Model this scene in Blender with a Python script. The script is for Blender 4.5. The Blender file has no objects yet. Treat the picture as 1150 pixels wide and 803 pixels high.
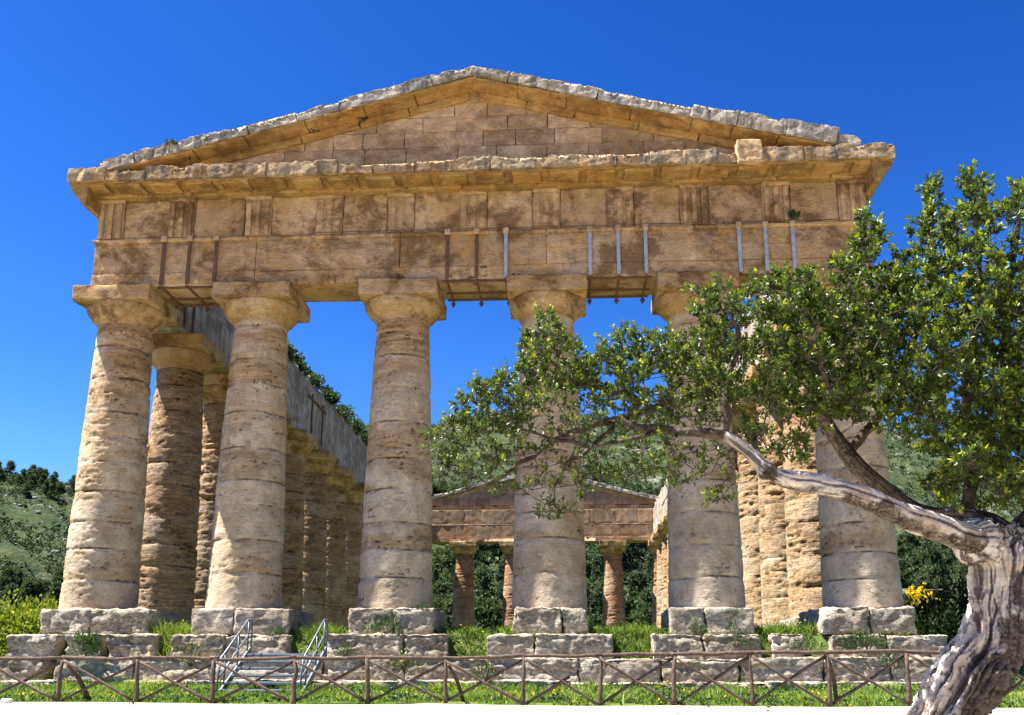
import bpy, math, random
import numpy as np
from mathutils import Vector, Matrix
random.seed(7); RNG = np.random.default_rng(11)
scene = bpy.context.scene
COL = scene.collection

# ------------------------------------------------------------------ camera
CAMLOC = np.array([2.7512, -26.9673, -1.7029]); YAW, PIT, ROL = 0.0604, 0.2233, 0.0019
FPX, SHY = 1071.05, 111.3
_fw = np.array([-math.sin(YAW)*math.cos(PIT), math.cos(YAW)*math.cos(PIT), math.sin(PIT)])
_rt = np.array([math.cos(YAW), math.sin(YAW), 0.0]); _up = np.cross(_rt, _fw)
_r2 = math.cos(ROL)*_rt + math.sin(ROL)*_up; _u2 = -math.sin(ROL)*_rt + math.cos(ROL)*_up
cam = bpy.data.cameras.new('camera'); co = bpy.data.objects.new('camera', cam); COL.objects.link(co)
co.matrix_world = Matrix(((_r2[0], _u2[0], -_fw[0], CAMLOC[0]), (_r2[1], _u2[1], -_fw[1], CAMLOC[1]),
                          (_r2[2], _u2[2], -_fw[2], CAMLOC[2]), (0, 0, 0, 1)))
cam.sensor_width = 36; cam.lens = 36*FPX/1150; cam.shift_y = SHY/1150
cam.clip_start = 0.1; cam.clip_end = 6000
scene.camera = co

def ray(px, py):
    """direction (unnormalised, unit forward depth) of a point seen in the 1150x803 photograph"""
    return _fw + _r2*(px-575)/FPX + _u2*(401.5+SHY-py)/FPX
def atY(px, py, Y):
    d = ray(px, py); return CAMLOC + d*(Y-CAMLOC[1])/d[1]
def atD(px, py, D):
    return CAMLOC + ray(px, py)*D

# ------------------------------------------------------------------ light
SUN_EL = math.radians(63); SUN_AZ = math.radians(-7.6)
SUN = Vector((-math.cos(SUN_AZ)*math.cos(SUN_EL), math.sin(SUN_AZ)*math.cos(SUN_EL), math.sin(SUN_EL)))
world = bpy.data.worlds.new('World'); scene.world = world; world.use_nodes = True
nt = world.node_tree; nt.nodes.clear()
sky = nt.nodes.new('ShaderNodeTexSky'); sky.sky_type = 'NISHITA'; sky.sun_disc = False
sky.sun_elevation = SUN_EL; sky.sun_rotation = math.atan2(SUN.x, SUN.y) % (2*math.pi)
sky.altitude = 300; sky.air_density = 1.0; sky.dust_density = 0.3; sky.ozone_density = 4.0
hs = nt.nodes.new('ShaderNodeHueSaturation'); hs.inputs['Saturation'].default_value = 1.15; hs.inputs['Hue'].default_value = 0.5095; hs.inputs['Value'].default_value = 0.44
bg = nt.nodes.new('ShaderNodeBackground'); bg.inputs['Strength'].default_value = 0.05
wo = nt.nodes.new('ShaderNodeOutputWorld')
gm = nt.nodes.new('ShaderNodeGamma'); gm.inputs[1].default_value = 1.5
nt.links.new(sky.outputs[0], gm.inputs[0]); nt.links.new(gm.outputs[0], hs.inputs['Color']); nt.links.new(hs.outputs[0], bg.inputs[0]); nt.links.new(bg.outputs[0], wo.inputs[0])
sl = bpy.data.lights.new('sun', 'SUN'); sl.energy = 4.6; sl.angle = math.radians(0.53); sl.color = (1.0, 0.95, 0.86)
so = bpy.data.objects.new('sun', sl); COL.objects.link(so); so.rotation_euler = SUN.to_track_quat('Z', 'Y').to_euler()
scene.view_settings.view_transform = 'Standard'; scene.view_settings.look = 'None'
scene.view_settings.gamma = 1; scene.view_settings.use_curve_mapping = False
scene.view_settings.exposure = 2.25

# ------------------------------------------------------------------ noise
_perm = RNG.permutation(256); _perm = np.concatenate([_perm, _perm])
_G = RNG.normal(size=(256, 3)); _G /= np.linalg.norm(_G, axis=1)[:, None]
def noise3(p):
    p = np.asarray(p, float); i = np.floor(p).astype(int); f = p-i; i &= 255
    u = f*f*f*(f*(f*6-15)+10); out = np.zeros(len(p))
    for a in (0, 1):
        for b in (0, 1):
            for c in (0, 1):
                h = _perm[(_perm[(_perm[(i[:, 0]+a) & 255]+i[:, 1]+b) & 255]+i[:, 2]+c) & 255]
                g = _G[h]; d = g[:, 0]*(f[:, 0]-a)+g[:, 1]*(f[:, 1]-b)+g[:, 2]*(f[:, 2]-c)
                w = (u[:, 0] if a else 1-u[:, 0])*(u[:, 1] if b else 1-u[:, 1])*(u[:, 2] if c else 1-u[:, 2])
                out += w*d
    return out*1.6
def fbm(p, sc=1.0, octv=4, gain=0.5, off=0.0):
    p = np.asarray(p, float)*sc+off; o = np.zeros(len(p)); a = 1.0
    for k in range(octv):
        o += a*noise3(p); p = p*2.03+17.3; a *= gain
    return o

# ------------------------------------------------------------------ object helpers
def tag(o, label=None, cat=None, group=None, kind=None):
    if label: o['label'] = label
    if cat: o['category'] = cat
    if group: o['group'] = group
    if kind: o['kind'] = kind
    return o
def empty(name, label, cat, loc=(0, 0, 0), group=None):
    o = bpy.data.objects.new(name, None); COL.objects.link(o); o.location = loc; o.empty_display_size = 0.3
    return tag(o, label, cat, group)
def mesh(name, V, F, smooth=True, tone=None, bare=None, dirt=None, wear=None):
    """V (n,3); F list of arrays of faces (k,3 or 4)"""
    me = bpy.data.meshes.new(name); V = np.asarray(V, np.float32)
    if not isinstance(F, (list, tuple)): F = [F]
    F = [np.asarray(f, np.int32) for f in F if len(f)]
    loops = np.concatenate([f.ravel() for f in F]); tot = np.concatenate([np.full(len(f), f.shape[1], np.int32) for f in F])
    st = np.concatenate([[0], np.cumsum(tot)[:-1]]).astype(np.int32)
    me.vertices.add(len(V)); me.vertices.foreach_set('co', V.ravel())
    me.loops.add(len(loops)); me.loops.foreach_set('vertex_index', loops)
    me.polygons.add(len(tot)); me.polygons.foreach_set('loop_start', st); me.polygons.foreach_set('loop_total', tot)
    me.polygons.foreach_set('use_smooth', np.full(len(tot), smooth, bool))
    for nm, arr in (('tone', tone), ('bare', bare), ('dirt', dirt), ('wear', wear)):
        if arr is not None:
            at = me.attributes.new(nm, 'FLOAT', 'POINT'); at.data.foreach_set('value', np.asarray(arr, np.float32))
    me.update(calc_edges=True); me.validate()
    return me
def put(name, me, mat, parent=None, loc=(0, 0, 0), rotz=0.0):
    o = bpy.data.objects.new(name, me); COL.objects.link(o)
    if mat is not None and not me.materials: me.materials.append(mat)
    o.parent = parent; o.location = loc; o.rotation_euler = (0, 0, rotz)
    return o
class Acc:
    """collects pieces of geometry into one mesh"""
    def __init__(s): s.V = []; s.F = {3: [], 4: []}; s.T = []; s.n = 0
    def add(s, V, F, t=0.5):
        V = np.asarray(V); F = np.asarray(F); s.V.append(V); s.F[F.shape[1]].append(F+s.n); s.n += len(V)
        s.T.append(np.full(len(V), t) if np.isscalar(t) else t); return s
    def mesh(s, name, smooth=True):
        return mesh(name, np.concatenate(s.V), [np.concatenate(f) for f in s.F.values() if f], smooth, np.concatenate(s.T))

_bg = {}
def box_grid(nx, ny, nz):
    k = (nx, ny, nz)
    if k in _bg: return _bg[k]
    quads = []
    def face(ax, side):
        a, b = [i for i in range(3) if i != ax]; n = k
        I, J = np.meshgrid(np.arange(n[a]), np.arange(n[b]), indexing='ij'); I = I.ravel(); J = J.ravel()
        cs = []
        for di, dj in ((0, 0), (1, 0), (1, 1), (0, 1)):
            c = np.zeros((len(I), 3), int); c[:, a] = I+di; c[:, b] = J+dj; c[:, ax] = n[ax]*side; cs.append(c)
        q = np.stack(cs, 1)
        flip = (side == 0) ^ (ax == 1)
        return q[:, ::-1] if flip else q
    Q = np.concatenate([face(ax, s) for ax in range(3) for s in (0, 1)])
    m = np.array([1, nx+1, (nx+1)*(ny+1)])
    key = (Q*m).sum(-1); uq, inv = np.unique(key.ravel(), return_inverse=True)
    C = np.stack([uq % (nx+1), (uq//(nx+1)) % (ny+1), uq//((nx+1)*(ny+1))], -1)/np.array([nx, ny, nz])
    _bg[k] = (C, inv.reshape(-1, 4)); return _bg[k]

def rblock(c, s, res=0.12, r=0.03, amp=0.015, seed=0.0, chip=1.0, tops=0.0, strata=0.0, warp=None):
    """a weathered stone block: centre c, size s, rounded and chipped edges, rough faces"""
    s = np.asarray(s, float); c = np.asarray(c, float); h = s/2
    rows = []
    for a in range(3):
        L = s[a]; q = min(r, L*0.2); m = max(1, int(math.ceil((L-4*q)/res)))
        lo = [0, 0.4*q, q, 2*q] if res < 5 else [0, q]
        if 4*q >= L*0.85: lo = [0, 0.4*q, q] if res < 5 else [0, q]
        x = np.concatenate([lo[:-1], np.linspace(lo[-1], L-lo[-1], m+1), L-np.array(lo[:-1][::-1])])/L; rows.append(x)
    C, F = box_grid(*[len(x)-1 for x in rows]); C = C.copy()
    for a in range(3): C[:, a] = rows[a][np.rint(C[:, a]*(len(rows[a])-1)).astype(int)]
    P = (C-0.5)*s; W = P+c+seed*13.7
    nz = fbm(W, 1.1, 3); rr = np.clip(r*(1.0+chip*1.6*np.maximum(0, nz)+0.5*fbm(W, 4.0, 2)), 0.006, min(h)*0.9)[:, None]
    inn = np.clip(P, -h+rr, h-rr); d = P-inn; L = np.linalg.norm(d, axis=1)[:, None]; N = d/np.maximum(L, 1e-9)
    P = inn+N*rr
    P += N*(amp*(fbm(W, 2.2, 5, 0.6)-0.2))[:, None]
    P += N*(amp*0.45*fbm(W, 7.0, 3, .6))[:, None]
    if strata:
        q = W*np.array([0.8, 0.8, 5.0]); m = np.abs(N[:, 2]) < 0.6
        P[m] -= N[m]*(strata*np.maximum(0, fbm(q[m], 1.0, 3)+0.1))[:, None]
    if tops:
        m = (C[:, 2] > 0.8); q = (P[m]+c)*np.array([1, .6, .2]); P[m, 2] -= tops*(1.5*np.maximum(0, fbm(q, 0.45, 2)-0.05)+0.55*np.maximum(0, fbm(q, 2.0, 5, .7)))
    P = P+c
    if warp is not None: P = warp(P)
    return P, F

def lathe(prof, n=64, cap=True):
    prof = np.asarray(prof, float); m = len(prof); th = np.linspace(0, 2*np.pi, n, endpoint=False)
    V = np.stack([np.outer(prof[:, 0], np.cos(th)), np.outer(prof[:, 0], np.sin(th)), np.repeat(prof[:, 1:2], n, 1)], -1).reshape(-1, 3)
    i = np.arange(m-1)[:, None]*n; j = np.arange(n)[None]; k = (j+1) % n
    F = np.stack([i+j, i+k, i+n+k, i+n+j], -1).reshape(-1, 4); return V, F

def frames(P):
    P = np.asarray(P, float); T = np.gradient(P, axis=0); T /= np.maximum(np.linalg.norm(T, axis=1), 1e-9)[:, None]
    n0 = np.cross(T[0], [0.3, 0.9, 0.2]); n0 /= np.linalg.norm(n0); Ns = [n0]
    for t in T[1:]:
        v = Ns[-1]-t*np.dot(Ns[-1], t); Ns.append(v/max(np.linalg.norm(v), 1e-9))
    Ns = np.array(Ns); return T, Ns, np.cross(T, Ns)
def tube(P, R, n=8, wob=0.0, seed=0.0):
    P = np.asarray(P, float); R = np.broadcast_to(np.asarray(R, float), (len(P),)); T, N, B = frames(P)
    th = np.linspace(0, 2*np.pi, n, endpoint=False)
    ring = N[:, None]*np.cos(th)[None, :, None]+B[:, None]*np.sin(th)[None, :, None]
    V = (P[:, None]+ring*R[:, None, None]).reshape(-1, 3)
    if wob: V += (ring.reshape(-1, 3))*(wob*fbm(V, 6.0, 3, off=seed))[:, None]
    m = len(P); i = np.arange(m-1)[:, None]*n; j = np.arange(n)[None]; k = (j+1) % n
    F = np.stack([i+j, i+k, i+n+k, i+n+j], -1).reshape(-1, 4)
    V = np.concatenate([V, P[:1], P[-1:]]); a = m*n
    c0 = np.stack([np.full(n, a), (np.arange(n)+1) % n, np.arange(n), np.full(n, a)], -1)[:, :3]
    c1 = np.stack([np.full(n, a+1), (m-1)*n+np.arange(n), (m-1)*n+(np.arange(n)+1) % n], -1)
    return V, F, np.concatenate([c0, c1])
def add_tube(acc, P, R, n=8, t=0.5, wob=0.0, seed=0.0):
    V, F, C = tube(P, R, n, wob, seed); b = acc.n; acc.add(V, F, t); acc.F[3].append(C+b)
def add_box(acc, c, s, t=0.5, bev=0.0):
    P, F = rblock(c, s, 9, max(bev, 0.004), 0, 0, 0); acc.add(P, F, t)
def smooth_path(P, k=6):
    P = np.asarray(P, float); n = len(P); t = np.arange(n); tt = np.linspace(0, n-1, (n-1)*k+1); out = []
    Q = np.vstack([2*P[0]-P[1], P, 2*P[-1]-P[-2]])
    for x in tt:
        i = min(int(x), n-2); f = x-i; a, b, c, d = Q[i], Q[i+1], Q[i+2], Q[i+3]
        out.append(0.5*((2*b)+(-a+c)*f+(2*a-5*b+4*c-d)*f*f+(-a+3*b-3*c+d)*f**3))
    return np.array(out)

# ------------------------------------------------------------------ materials
def lin(c): return tuple(c)+(1.0,)
class NT:
    def __init__(s, name):
        s.m = bpy.data.materials.new(name); s.m.use_nodes = True; s.t = s.m.node_tree; s.t.nodes.clear()
        s.out = s.n('ShaderNodeOutputMaterial')
    def n(s, ty, **kw):
        x = s.t.nodes.new(ty)
        for k, v in kw.items(): setattr(x, k, v)
        return x
    def l(s, a, b): s.t.links.new(a, b)
    def set(s, sock, v):
        if hasattr(v, 'links') or isinstance(v, bpy.types.NodeSocket): s.l(v, sock)
        else: sock.default_value = v
    def noise(s, vec, scale, detail=4, rough=0.55, dist=0.0):
        x = s.n('ShaderNodeTexNoise'); s.l(vec, x.inputs['Vector']); x.inputs['Scale'].default_value = scale
        x.inputs['Detail'].default_value = detail; x.inputs['Roughness'].default_value = rough; x.inputs['Distortion'].default_value = dist
        return x.outputs['Fac']
    def map(s, vec, sc=(1, 1, 1), loc=(0, 0, 0)):
        x = s.n('ShaderNodeMapping'); s.l(vec, x.inputs['Vector']); x.inputs['Scale'].default_value = sc; x.inputs['Location'].default_value = loc
        return x.outputs[0]
    def ramp(s, f, a, b, lo=0.0, hi=1.0):
        x = s.n('ShaderNodeMapRange', interpolation_type='SMOOTHSTEP'); s.set(x.inputs[0], f)
        for i, v in zip((1, 2, 3, 4), (a, b, lo, hi)): x.inputs[i].default_value = v
        return x.outputs[0]
    def mix(s, f, a, b, mode='MIX'):
        x = s.n('ShaderNodeMix', data_type='RGBA', blend_type=mode); s.set(x.inputs[0], f)
        s.set(x.inputs[6], lin(a) if isinstance(a, tuple) and len(a) == 3 else a); s.set(x.inputs[7], lin(b) if isinstance(b, tuple) and len(b) == 3 else b)
        return x.outputs[2]
    def math(s, op, a, b=0.0):
        x = s.n('ShaderNodeMath', operation=op); s.set(x.inputs[0], a); s.set(x.inputs[1], b); return x.outputs[0]
    def grey(s, v):
        x = s.n('ShaderNodeCombineColor')
        for i in range(3): s.set(x.inputs[i], v)
        return x.outputs[0]
    def obj(s, jitter=True):
        tc = s.n('ShaderNodeTexCoord').outputs['Object']
        if not jitter: return tc
        oi = s.n('ShaderNodeObjectInfo').outputs['Random']; v = s.n('ShaderNodeVectorMath', operation='ADD')
        m = s.math('MULTIPLY', oi, 37.0); c = s.n('ShaderNodeCombineXYZ')
        for i in range(2): s.l(m, c.inputs[i])
        s.l(tc, v.inputs[0]); s.l(c.outputs[0], v.inputs[1]); return v.outputs[0]
    def attr(s, nm): return s.n('ShaderNodeAttribute', attribute_name=nm).outputs['Fac']
    def bump(s, h, strength, dist=0.05, prev=None):
        b = s.n('ShaderNodeBump'); s.l(h, b.inputs['Height']); b.inputs['Strength'].default_value = strength; b.inputs['Distance'].default_value = dist
        if prev is not None: s.l(prev, b.inputs['Normal'])
        return b.outputs[0]
    def bsdf(s, col, rough=0.9, normal=None, spec=0.2, metal=0.0):
        p = s.n('ShaderNodeBsdfPrincipled'); s.set(p.inputs['Base Color'], lin(col) if isinstance(col, tuple) and len(col) == 3 else col)
        s.set(p.inputs['Roughness'], rough); p.inputs['Specular IOR Level'].default_value = spec; p.inputs['Metallic'].default_value = metal
        if normal is not None: s.l(normal, p.inputs['Normal'])
        s.l(p.outputs[0], s.out.inputs[0]); return p

def stone(name, pale, mid, ochre, grey, zlo=None, zhi=None, dark=None, streak=0.0, pits=0.6, och=0.5, gr=0.4, bumpk=0.6, strat=1.0, dk=0.35):
    """layered limestone / travertine: pale and tan bands, ochre stains, grey lichen, dark pits"""
    N = NT(name); v = N.obj(); vs = N.map(v, (0.35, 0.35, 3.2)); vf = N.map(v, (1.2, 1.2, 9.0))
    n1 = N.noise(v, 0.55, 5, 0.6); st = N.noise(vs, 1.1, 6, 0.62, 0.6); st2 = N.noise(vf, 1.6, 6, 0.7, 0.4)
    c = N.mix(N.ramp(n1, 0.35, 0.65), pale, mid)
    if zlo is not None:
        z = N.n('ShaderNodeSeparateXYZ'); N.l(N.n('ShaderNodeTexCoord').outputs['Object'], z.inputs[0])
        zz = N.math('ADD', z.outputs[2], N.math('MULTIPLY', N.math('SUBTRACT', n1, 0.5), 5.0))
        c = N.mix(N.ramp(zz, zlo, zhi, 0, 0.85), c, N.mix(N.ramp(st, 0.4, 0.6), mid, dark or ochre))
    c = N.mix(N.ramp(st, 0.50, 0.68, 0, och*strat), c, ochre)
    c = N.mix(N.ramp(N.noise(v, 1.7, 5, 0.65, 0.5), 0.52, 0.66, 0, och), c, ochre)
    c = N.mix(N.ramp(N.noise(N.map(v, (1, 1, 1), (5, 3, 9)), 1.2, 6, 0.7), 0.50, 0.64, 0, gr), c, grey)
    c = N.mix(N.ramp(st2, 0.36, 0.46, 0.22*strat, 0), c, tuple(x*0.42 for x in ochre))
    c = N.mix(N.ramp(N.noise(N.map(v, (1, 1, 1.2), (11, 4, 2)), 0.7, 9, 0.74, 0.3), 0.46, 0.60, 0, dk), c, (0.12, 0.066, 0.03))
    mo = N.noise(v, 2.6, 7, 0.7); c = N.mix(1.0, c, N.grey(N.ramp(mo, 0.3, 0.7, 0.78, 1.16)), 'MULTIPLY')
    c = N.mix(N.math('MULTIPLY', N.attr('wear'), 0.55), c, N.mix(N.ramp(st, 0.42, 0.58), ochre, tuple(x*0.55 for x in ochre)))
    tn = N.math('MULTIPLY_ADD', N.attr('tone'), 0.55); N.t.nodes[-1].inputs[2].default_value = 0.72
    c = N.mix(1.0, c, N.grey(tn), 'MULTIPLY')
    if streak:
        sk = N.noise(N.map(v, (2.6, 2.6, 0.25)), 1.3, 5, 0.65, 0.3)
        c = N.mix(N.ramp(sk, 0.47, 0.60, 0, streak), c, (0.085, 0.085, 0.09))
    c = N.mix(N.ramp(N.attr('dirt'), 0.0, 1.0, 0, 0.92), c, (0.045, 0.026, 0.014))
    ln_ = N.noise(N.map(v, (0.8, 0.8, 14.0)), 1.7, 5, 0.65, 0.25); c = N.mix(N.ramp(ln_, 0.58, 0.66, 0, 0.5*strat), c, tuple(x*0.35 for x in ochre))
    p1 = N.noise(N.map(v, (1, 1, 1.8)), 9.0, 6, 0.7); p2 = N.noise(v, 26.0, 5, 0.7)
    c = N.mix(N.ramp(p1, 0.61, 0.67, 0, pits), c, tuple(x*0.22 for x in ochre))
    c = N.mix(N.ramp(p2, 0.35, 0.65, 0.15, 0), c, tuple(x*0.35 for x in mid)); c = N.mix(N.ramp(p2, 0.55, 0.75, 0, 0.2), c, tuple(min(.8, x*1.35) for x in pale))
    b = N.bump(N.math('MULTIPLY_ADD', st2, 0.8), bumpk*0.4*strat, 0.05)
    b = N.bump(N.ramp(p1, 0.45, 0.70, 1, 0), bumpk, 0.035, b); b = N.bump(N.ramp(ln_, 0.5, 0.68, 1, 0), bumpk*strat, 0.03, b); b = N.bump(p2, bumpk*0.7, 0.015, b)
    N.bsdf(c, 0.92, b, 0.12); return N.m

PALE = (0.58, 0.485, 0.37); OCH = (0.40, 0.20, 0.055); GREY = (0.34, 0.33, 0.31)
M_shaft = stone('column_limestone', PALE, (0.54, 0.42, 0.285), (0.43, 0.25, 0.095), (0.38, 0.34, 0.29), 3.0, 9.0, (0.38, 0.215, 0.095), och=0.30, gr=0.2, dk=0.10, strat=0.4)
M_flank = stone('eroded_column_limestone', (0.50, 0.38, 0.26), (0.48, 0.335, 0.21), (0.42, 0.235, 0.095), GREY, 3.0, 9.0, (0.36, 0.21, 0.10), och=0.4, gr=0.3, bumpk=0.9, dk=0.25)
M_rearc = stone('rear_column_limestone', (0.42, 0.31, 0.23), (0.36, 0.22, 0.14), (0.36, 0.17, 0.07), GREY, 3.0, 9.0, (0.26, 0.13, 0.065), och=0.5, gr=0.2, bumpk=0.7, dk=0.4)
M_cap = stone('capital_limestone', (0.47, 0.33, 0.18), (0.39, 0.24, 0.10), OCH, (0.44, 0.37, 0.26), och=0.6, gr=0.4, strat=0.45, dk=0.85)
M_arch = stone('architrave_limestone', (0.56, 0.40, 0.24), (0.47, 0.295, 0.14), (0.50, 0.26, 0.045), GREY, och=0.6, gr=0.3, strat=0.5, dk=0.75)
M_inner = stone('inner_face_limestone', (0.47, 0.42, 0.36), (0.40, 0.34, 0.27), (0.38, 0.26, 0.13), (0.22, 0.215, 0.20), och=0.35, gr=0.6, strat=0.4, streak=0.45, dk=0.55)
M_frz = stone('frieze_limestone', (0.55, 0.385, 0.215), (0.44, 0.275, 0.125), (0.36, 0.18, 0.05), (0.40, 0.34, 0.27), och=0.5, gr=0.25, strat=0.35, dk=0.8)
M_corn = stone('cornice_limestone', (0.47, 0.37, 0.24), (0.42, 0.28, 0.13), OCH, (0.30, 0.28, 0.25), och=0.5, gr=0.4, streak=0.6, strat=0.5, dk=0.5)
M_soff = stone('bounce_tinted_soffit_limestone', (0.46, 0.29, 0.11), (0.40, 0.225, 0.065), (0.34, 0.155, 0.035), (0.42, 0.33, 0.2), och=0.5, gr=0.25, strat=0.4, dk=0.6)  # warm ground bounce on the undersides put into the ochre stone colour
M_rake = stone('raking_cornice_limestone', (0.44, 0.41, 0.36), (0.38, 0.32, 0.23), OCH, (0.20, 0.20, 0.21), och=0.25, gr=0.6, streak=0.65, strat=0.3, dk=0.25)
M_tymp = stone('tympanum_limestone', (0.56, 0.41, 0.265), (0.48, 0.32, 0.175), (0.42, 0.22, 0.055), (0.38, 0.32, 0.26), och=0.45, gr=0.25, strat=0.4, dk=0.5)
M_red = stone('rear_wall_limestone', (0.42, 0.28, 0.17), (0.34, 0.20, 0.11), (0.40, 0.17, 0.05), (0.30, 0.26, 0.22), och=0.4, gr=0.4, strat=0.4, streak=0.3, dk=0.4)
M_step = stone('step_limestone', (0.56, 0.50, 0.41), (0.44, 0.375, 0.285), (0.40, 0.28, 0.14), (0.24, 0.225, 0.20), och=0.3, gr=0.45, strat=0.4, bumpk=1.0, pits=0.9, dk=0.4)

def simple(name, col, rough=0.6, metal=0.0, var=0.25, sc=8.0, col2=None, spec=0.3):
    N = NT(name); v = N.obj(); n = N.noise(v, sc, 5, 0.65)
    c = N.mix(N.ramp(n, 0.35, 0.65), col, col2 or tuple(x*(1-var) for x in col)); N.bsdf(c, rough, N.bump(n, 0.25, 0.01), spec, metal); return N.m
M_rust = simple('rusted_iron', (0.15, 0.075, 0.045), 0.85, 0.0, 0.5, 9, (0.07, 0.04, 0.03))
M_zinc = simple('galvanised_iron', (0.42, 0.43, 0.46), 0.5, 0.35, 0.25, 6)
M_stairm = simple('galvanised_steel', (0.15, 0.18, 0.21), 0.5, 0.5, 0.2, 12)
M_wood = simple('weathered_fence_wood', (0.11, 0.078, 0.062), 0.85, 0, 0.5, 14, (0.055, 0.04, 0.034), 0.15)
M_paper = simple('white_paper', (0.75, 0.75, 0.75), 0.8)

def foliage(name, cols, trans=0.35, rough=0.5, spec=0.4, sc=0.6):
    """leaf material; 'tone' picks the leaf colour from a young to an old green"""
    N = NT(name); t = N.attr('tone'); n = N.noise(N.obj(), sc, 3)
    c = N.mix(N.ramp(t, 0.0, 0.55), cols[0], cols[1]); c = N.mix(N.ramp(t, 0.6, 1.0), c, cols[2])
    c = N.mix(N.ramp(n, 0.35, 0.65, 0.0, 0.35), c, tuple(x*0.55 for x in cols[0]))
    p = N.n('ShaderNodeBsdfPrincipled'); N.l(c, p.inputs['Base Color']); p.inputs['Roughness'].default_value = rough; p.inputs['Specular IOR Level'].default_value = spec
    tr = N.n('ShaderNodeBsdfTranslucent'); N.l(N.mix(1.0, c, (1.35, 1.35, 0.7), 'MULTIPLY'), tr.inputs[0])
    mx = N.n('ShaderNodeMixShader'); mx.inputs[0].default_value = trans; N.l(p.outputs[0], mx.inputs[1]); N.l(tr.outputs[0], mx.inputs[2]); N.l(mx.outputs[0], N.out.inputs[0])
    return N.m
M_leaf = foliage('glossy_tree_leaves', ((0.015, 0.034, 0.007), (0.085, 0.135, 0.012), (0.36, 0.38, 0.022)), 0.33, 0.42, 0.33)
M_pine = foliage('pine_needles', ((0.034, 0.058, 0.028), (0.06, 0.09, 0.038), (0.10, 0.13, 0.052)), 0.3, 0.6, 0.2, 0.15)
M_scrub = foliage('hill_scrub', ((0.02, 0.04, 0.018), (0.045, 0.075, 0.025), (0.09, 0.11, 0.035)), 0.15, 0.7, 0.2, 0.05)
M_grass = foliage('grass_blades', ((0.07, 0.13, 0.018), (0.16, 0.25, 0.03), (0.28, 0.32, 0.06)), 0.35, 0.55, 0.25)
M_weed = foliage('weed_leaves', ((0.02, 0.045, 0.015), (0.045, 0.085, 0.022), (0.10, 0.14, 0.035)), 0.3, 0.55, 0.3, 2.0)
M_broom = foliage('broom_leaves', ((0.08, 0.13, 0.016), (0.17, 0.22, 0.026), (0.36, 0.35, 0.03)), 0.3, 0.6, 0.2)
M_hedge = foliage('shaded_hedge_leaves', ((0.010, 0.022, 0.007), (0.018, 0.038, 0.010), (0.035, 0.06, 0.018)), 0.15, 0.6, 0.15)  # leaf green darkened to near black, temple shade put into the colour
M_yellow = foliage('yellow_flowers', ((0.55, 0.40, 0.01), (0.65, 0.48, 0.01), (0.75, 0.55, 0.02)), 0.2, 0.6, 0.1)
M_stem = simple('shrub_stem', (0.12, 0.09, 0.06), 0.9)
M_pinetrunk = simple('pine_bark', (0.10, 0.07, 0.05), 0.9)

# ------------------------------------------------------------------ terrain
def sstep(a, b, x): t = np.clip((x-a)/(b-a), 0, 1); return t*t*(3-2*t)
AZ_PX = [(-300, 540), (0, 536), (40, 540), (85, 545), (250, 520), (410, 478), (500, 480), (580, 470), (800, 470), (1000, 486), (1060, 500), (1150, 525), (1500, 520)]
_azs = []; _els = []
for px, py in AZ_PX:
    d = ray(px, py); _azs.append(math.atan2(d[0], d[1])); _els.append(d[2]/math.hypot(d[0], d[1]))
def ridge_el(az): return np.interp(az, _azs, _els, left=0.12, right=0.12)
def H(x, y):
    x = np.asarray(x, float); y = np.asarray(y, float); P = np.stack([x, y, 0*x], -1)
    z = -2.31+0*x
    z = np.where(y < -7.9, -2.31+(y+7.9)*0.046, z)                       # the path falls towards the camera
    z = np.maximum(z, -4.2)
    z = z+sstep(-6.0, -2.6, y)*0.22*(np.abs(x) < 14)                        # lawn rises to the steps
    ins = sstep(-1.85, -1.05, y)*(1-sstep(11.5, 13.0, np.abs(x)))*(1-sstep(58, 61, y))
    z = z+ins*1.42
    out = sstep(11.6, 15.0, np.abs(x))*sstep(-4, 2, y)*(1-sstep(58, 68, y)); z = z+out*0.9
    z = z-3.0*sstep(60, 90, y)
    near = fbm(P, 0.35, 4)*0.06*sstep(-8.6, -7.6, y)+fbm(P, 0.2, 2)*0.03
    z = z+near
    r = np.hypot(x-CAMLOC[0], y-CAMLOC[1]); az = np.arctan2(x-CAMLOC[0], y-CAMLOC[1])
    RR = 470.0; e = ridge_el(az); top = e*RR+CAMLOC[2]
    t = np.clip((r-95)/(RR-95), 0, 1); hill = (top+6)*t**1.15
    hill = hill-sstep(RR, RR*2.6, r)*top*0.8
    bump = (fbm(P, 1/70., 5, 0.5)*9+fbm(P, 1/14., 3)*1.6)*sstep(110, 200, r)*(1-0.55*sstep(400, 470, r))
    return z+hill+bump
def groundz(x, y): return float(H(np.array([x]), np.array([y]))[0])

def grid_mesh(name, X, Y, Z):
    m, n = X.shape; V = np.stack([X, Y, Z], -1).reshape(-1, 3)
    i = np.arange(m-1)[:, None]*n; j = np.arange(n-1)[None]
    return mesh(name, V, np.stack([i+j, i+n+j, i+n+j+1, i+j+1], -1).reshape(-1, 4)[:, ::-1])
N = NT('lawn_soil'); v = N.obj(False); a = N.noise(v, 0.9, 5, 0.65); b_ = N.noise(v, 7, 5, 0.7)
c = N.mix(N.ramp(a, 0.4, 0.6), (0.055, 0.095, 0.02), (0.09, 0.115, 0.03)); c = N.mix(N.ramp(b_, 0.5, 0.7, 0, 0.6), c, (0.16, 0.13, 0.075))
N.bsdf(c, 0.95, N.bump(b_, 0.8, 0.08), 0.1); M_soil = N.m
N = NT('pale_gravel_path'); v = N.obj(False); a = N.noise(v, 0.6, 5, 0.6); b_ = N.noise(v, 45, 4, 0.7); d_ = N.noise(v, 5, 5, 0.7)
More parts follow.
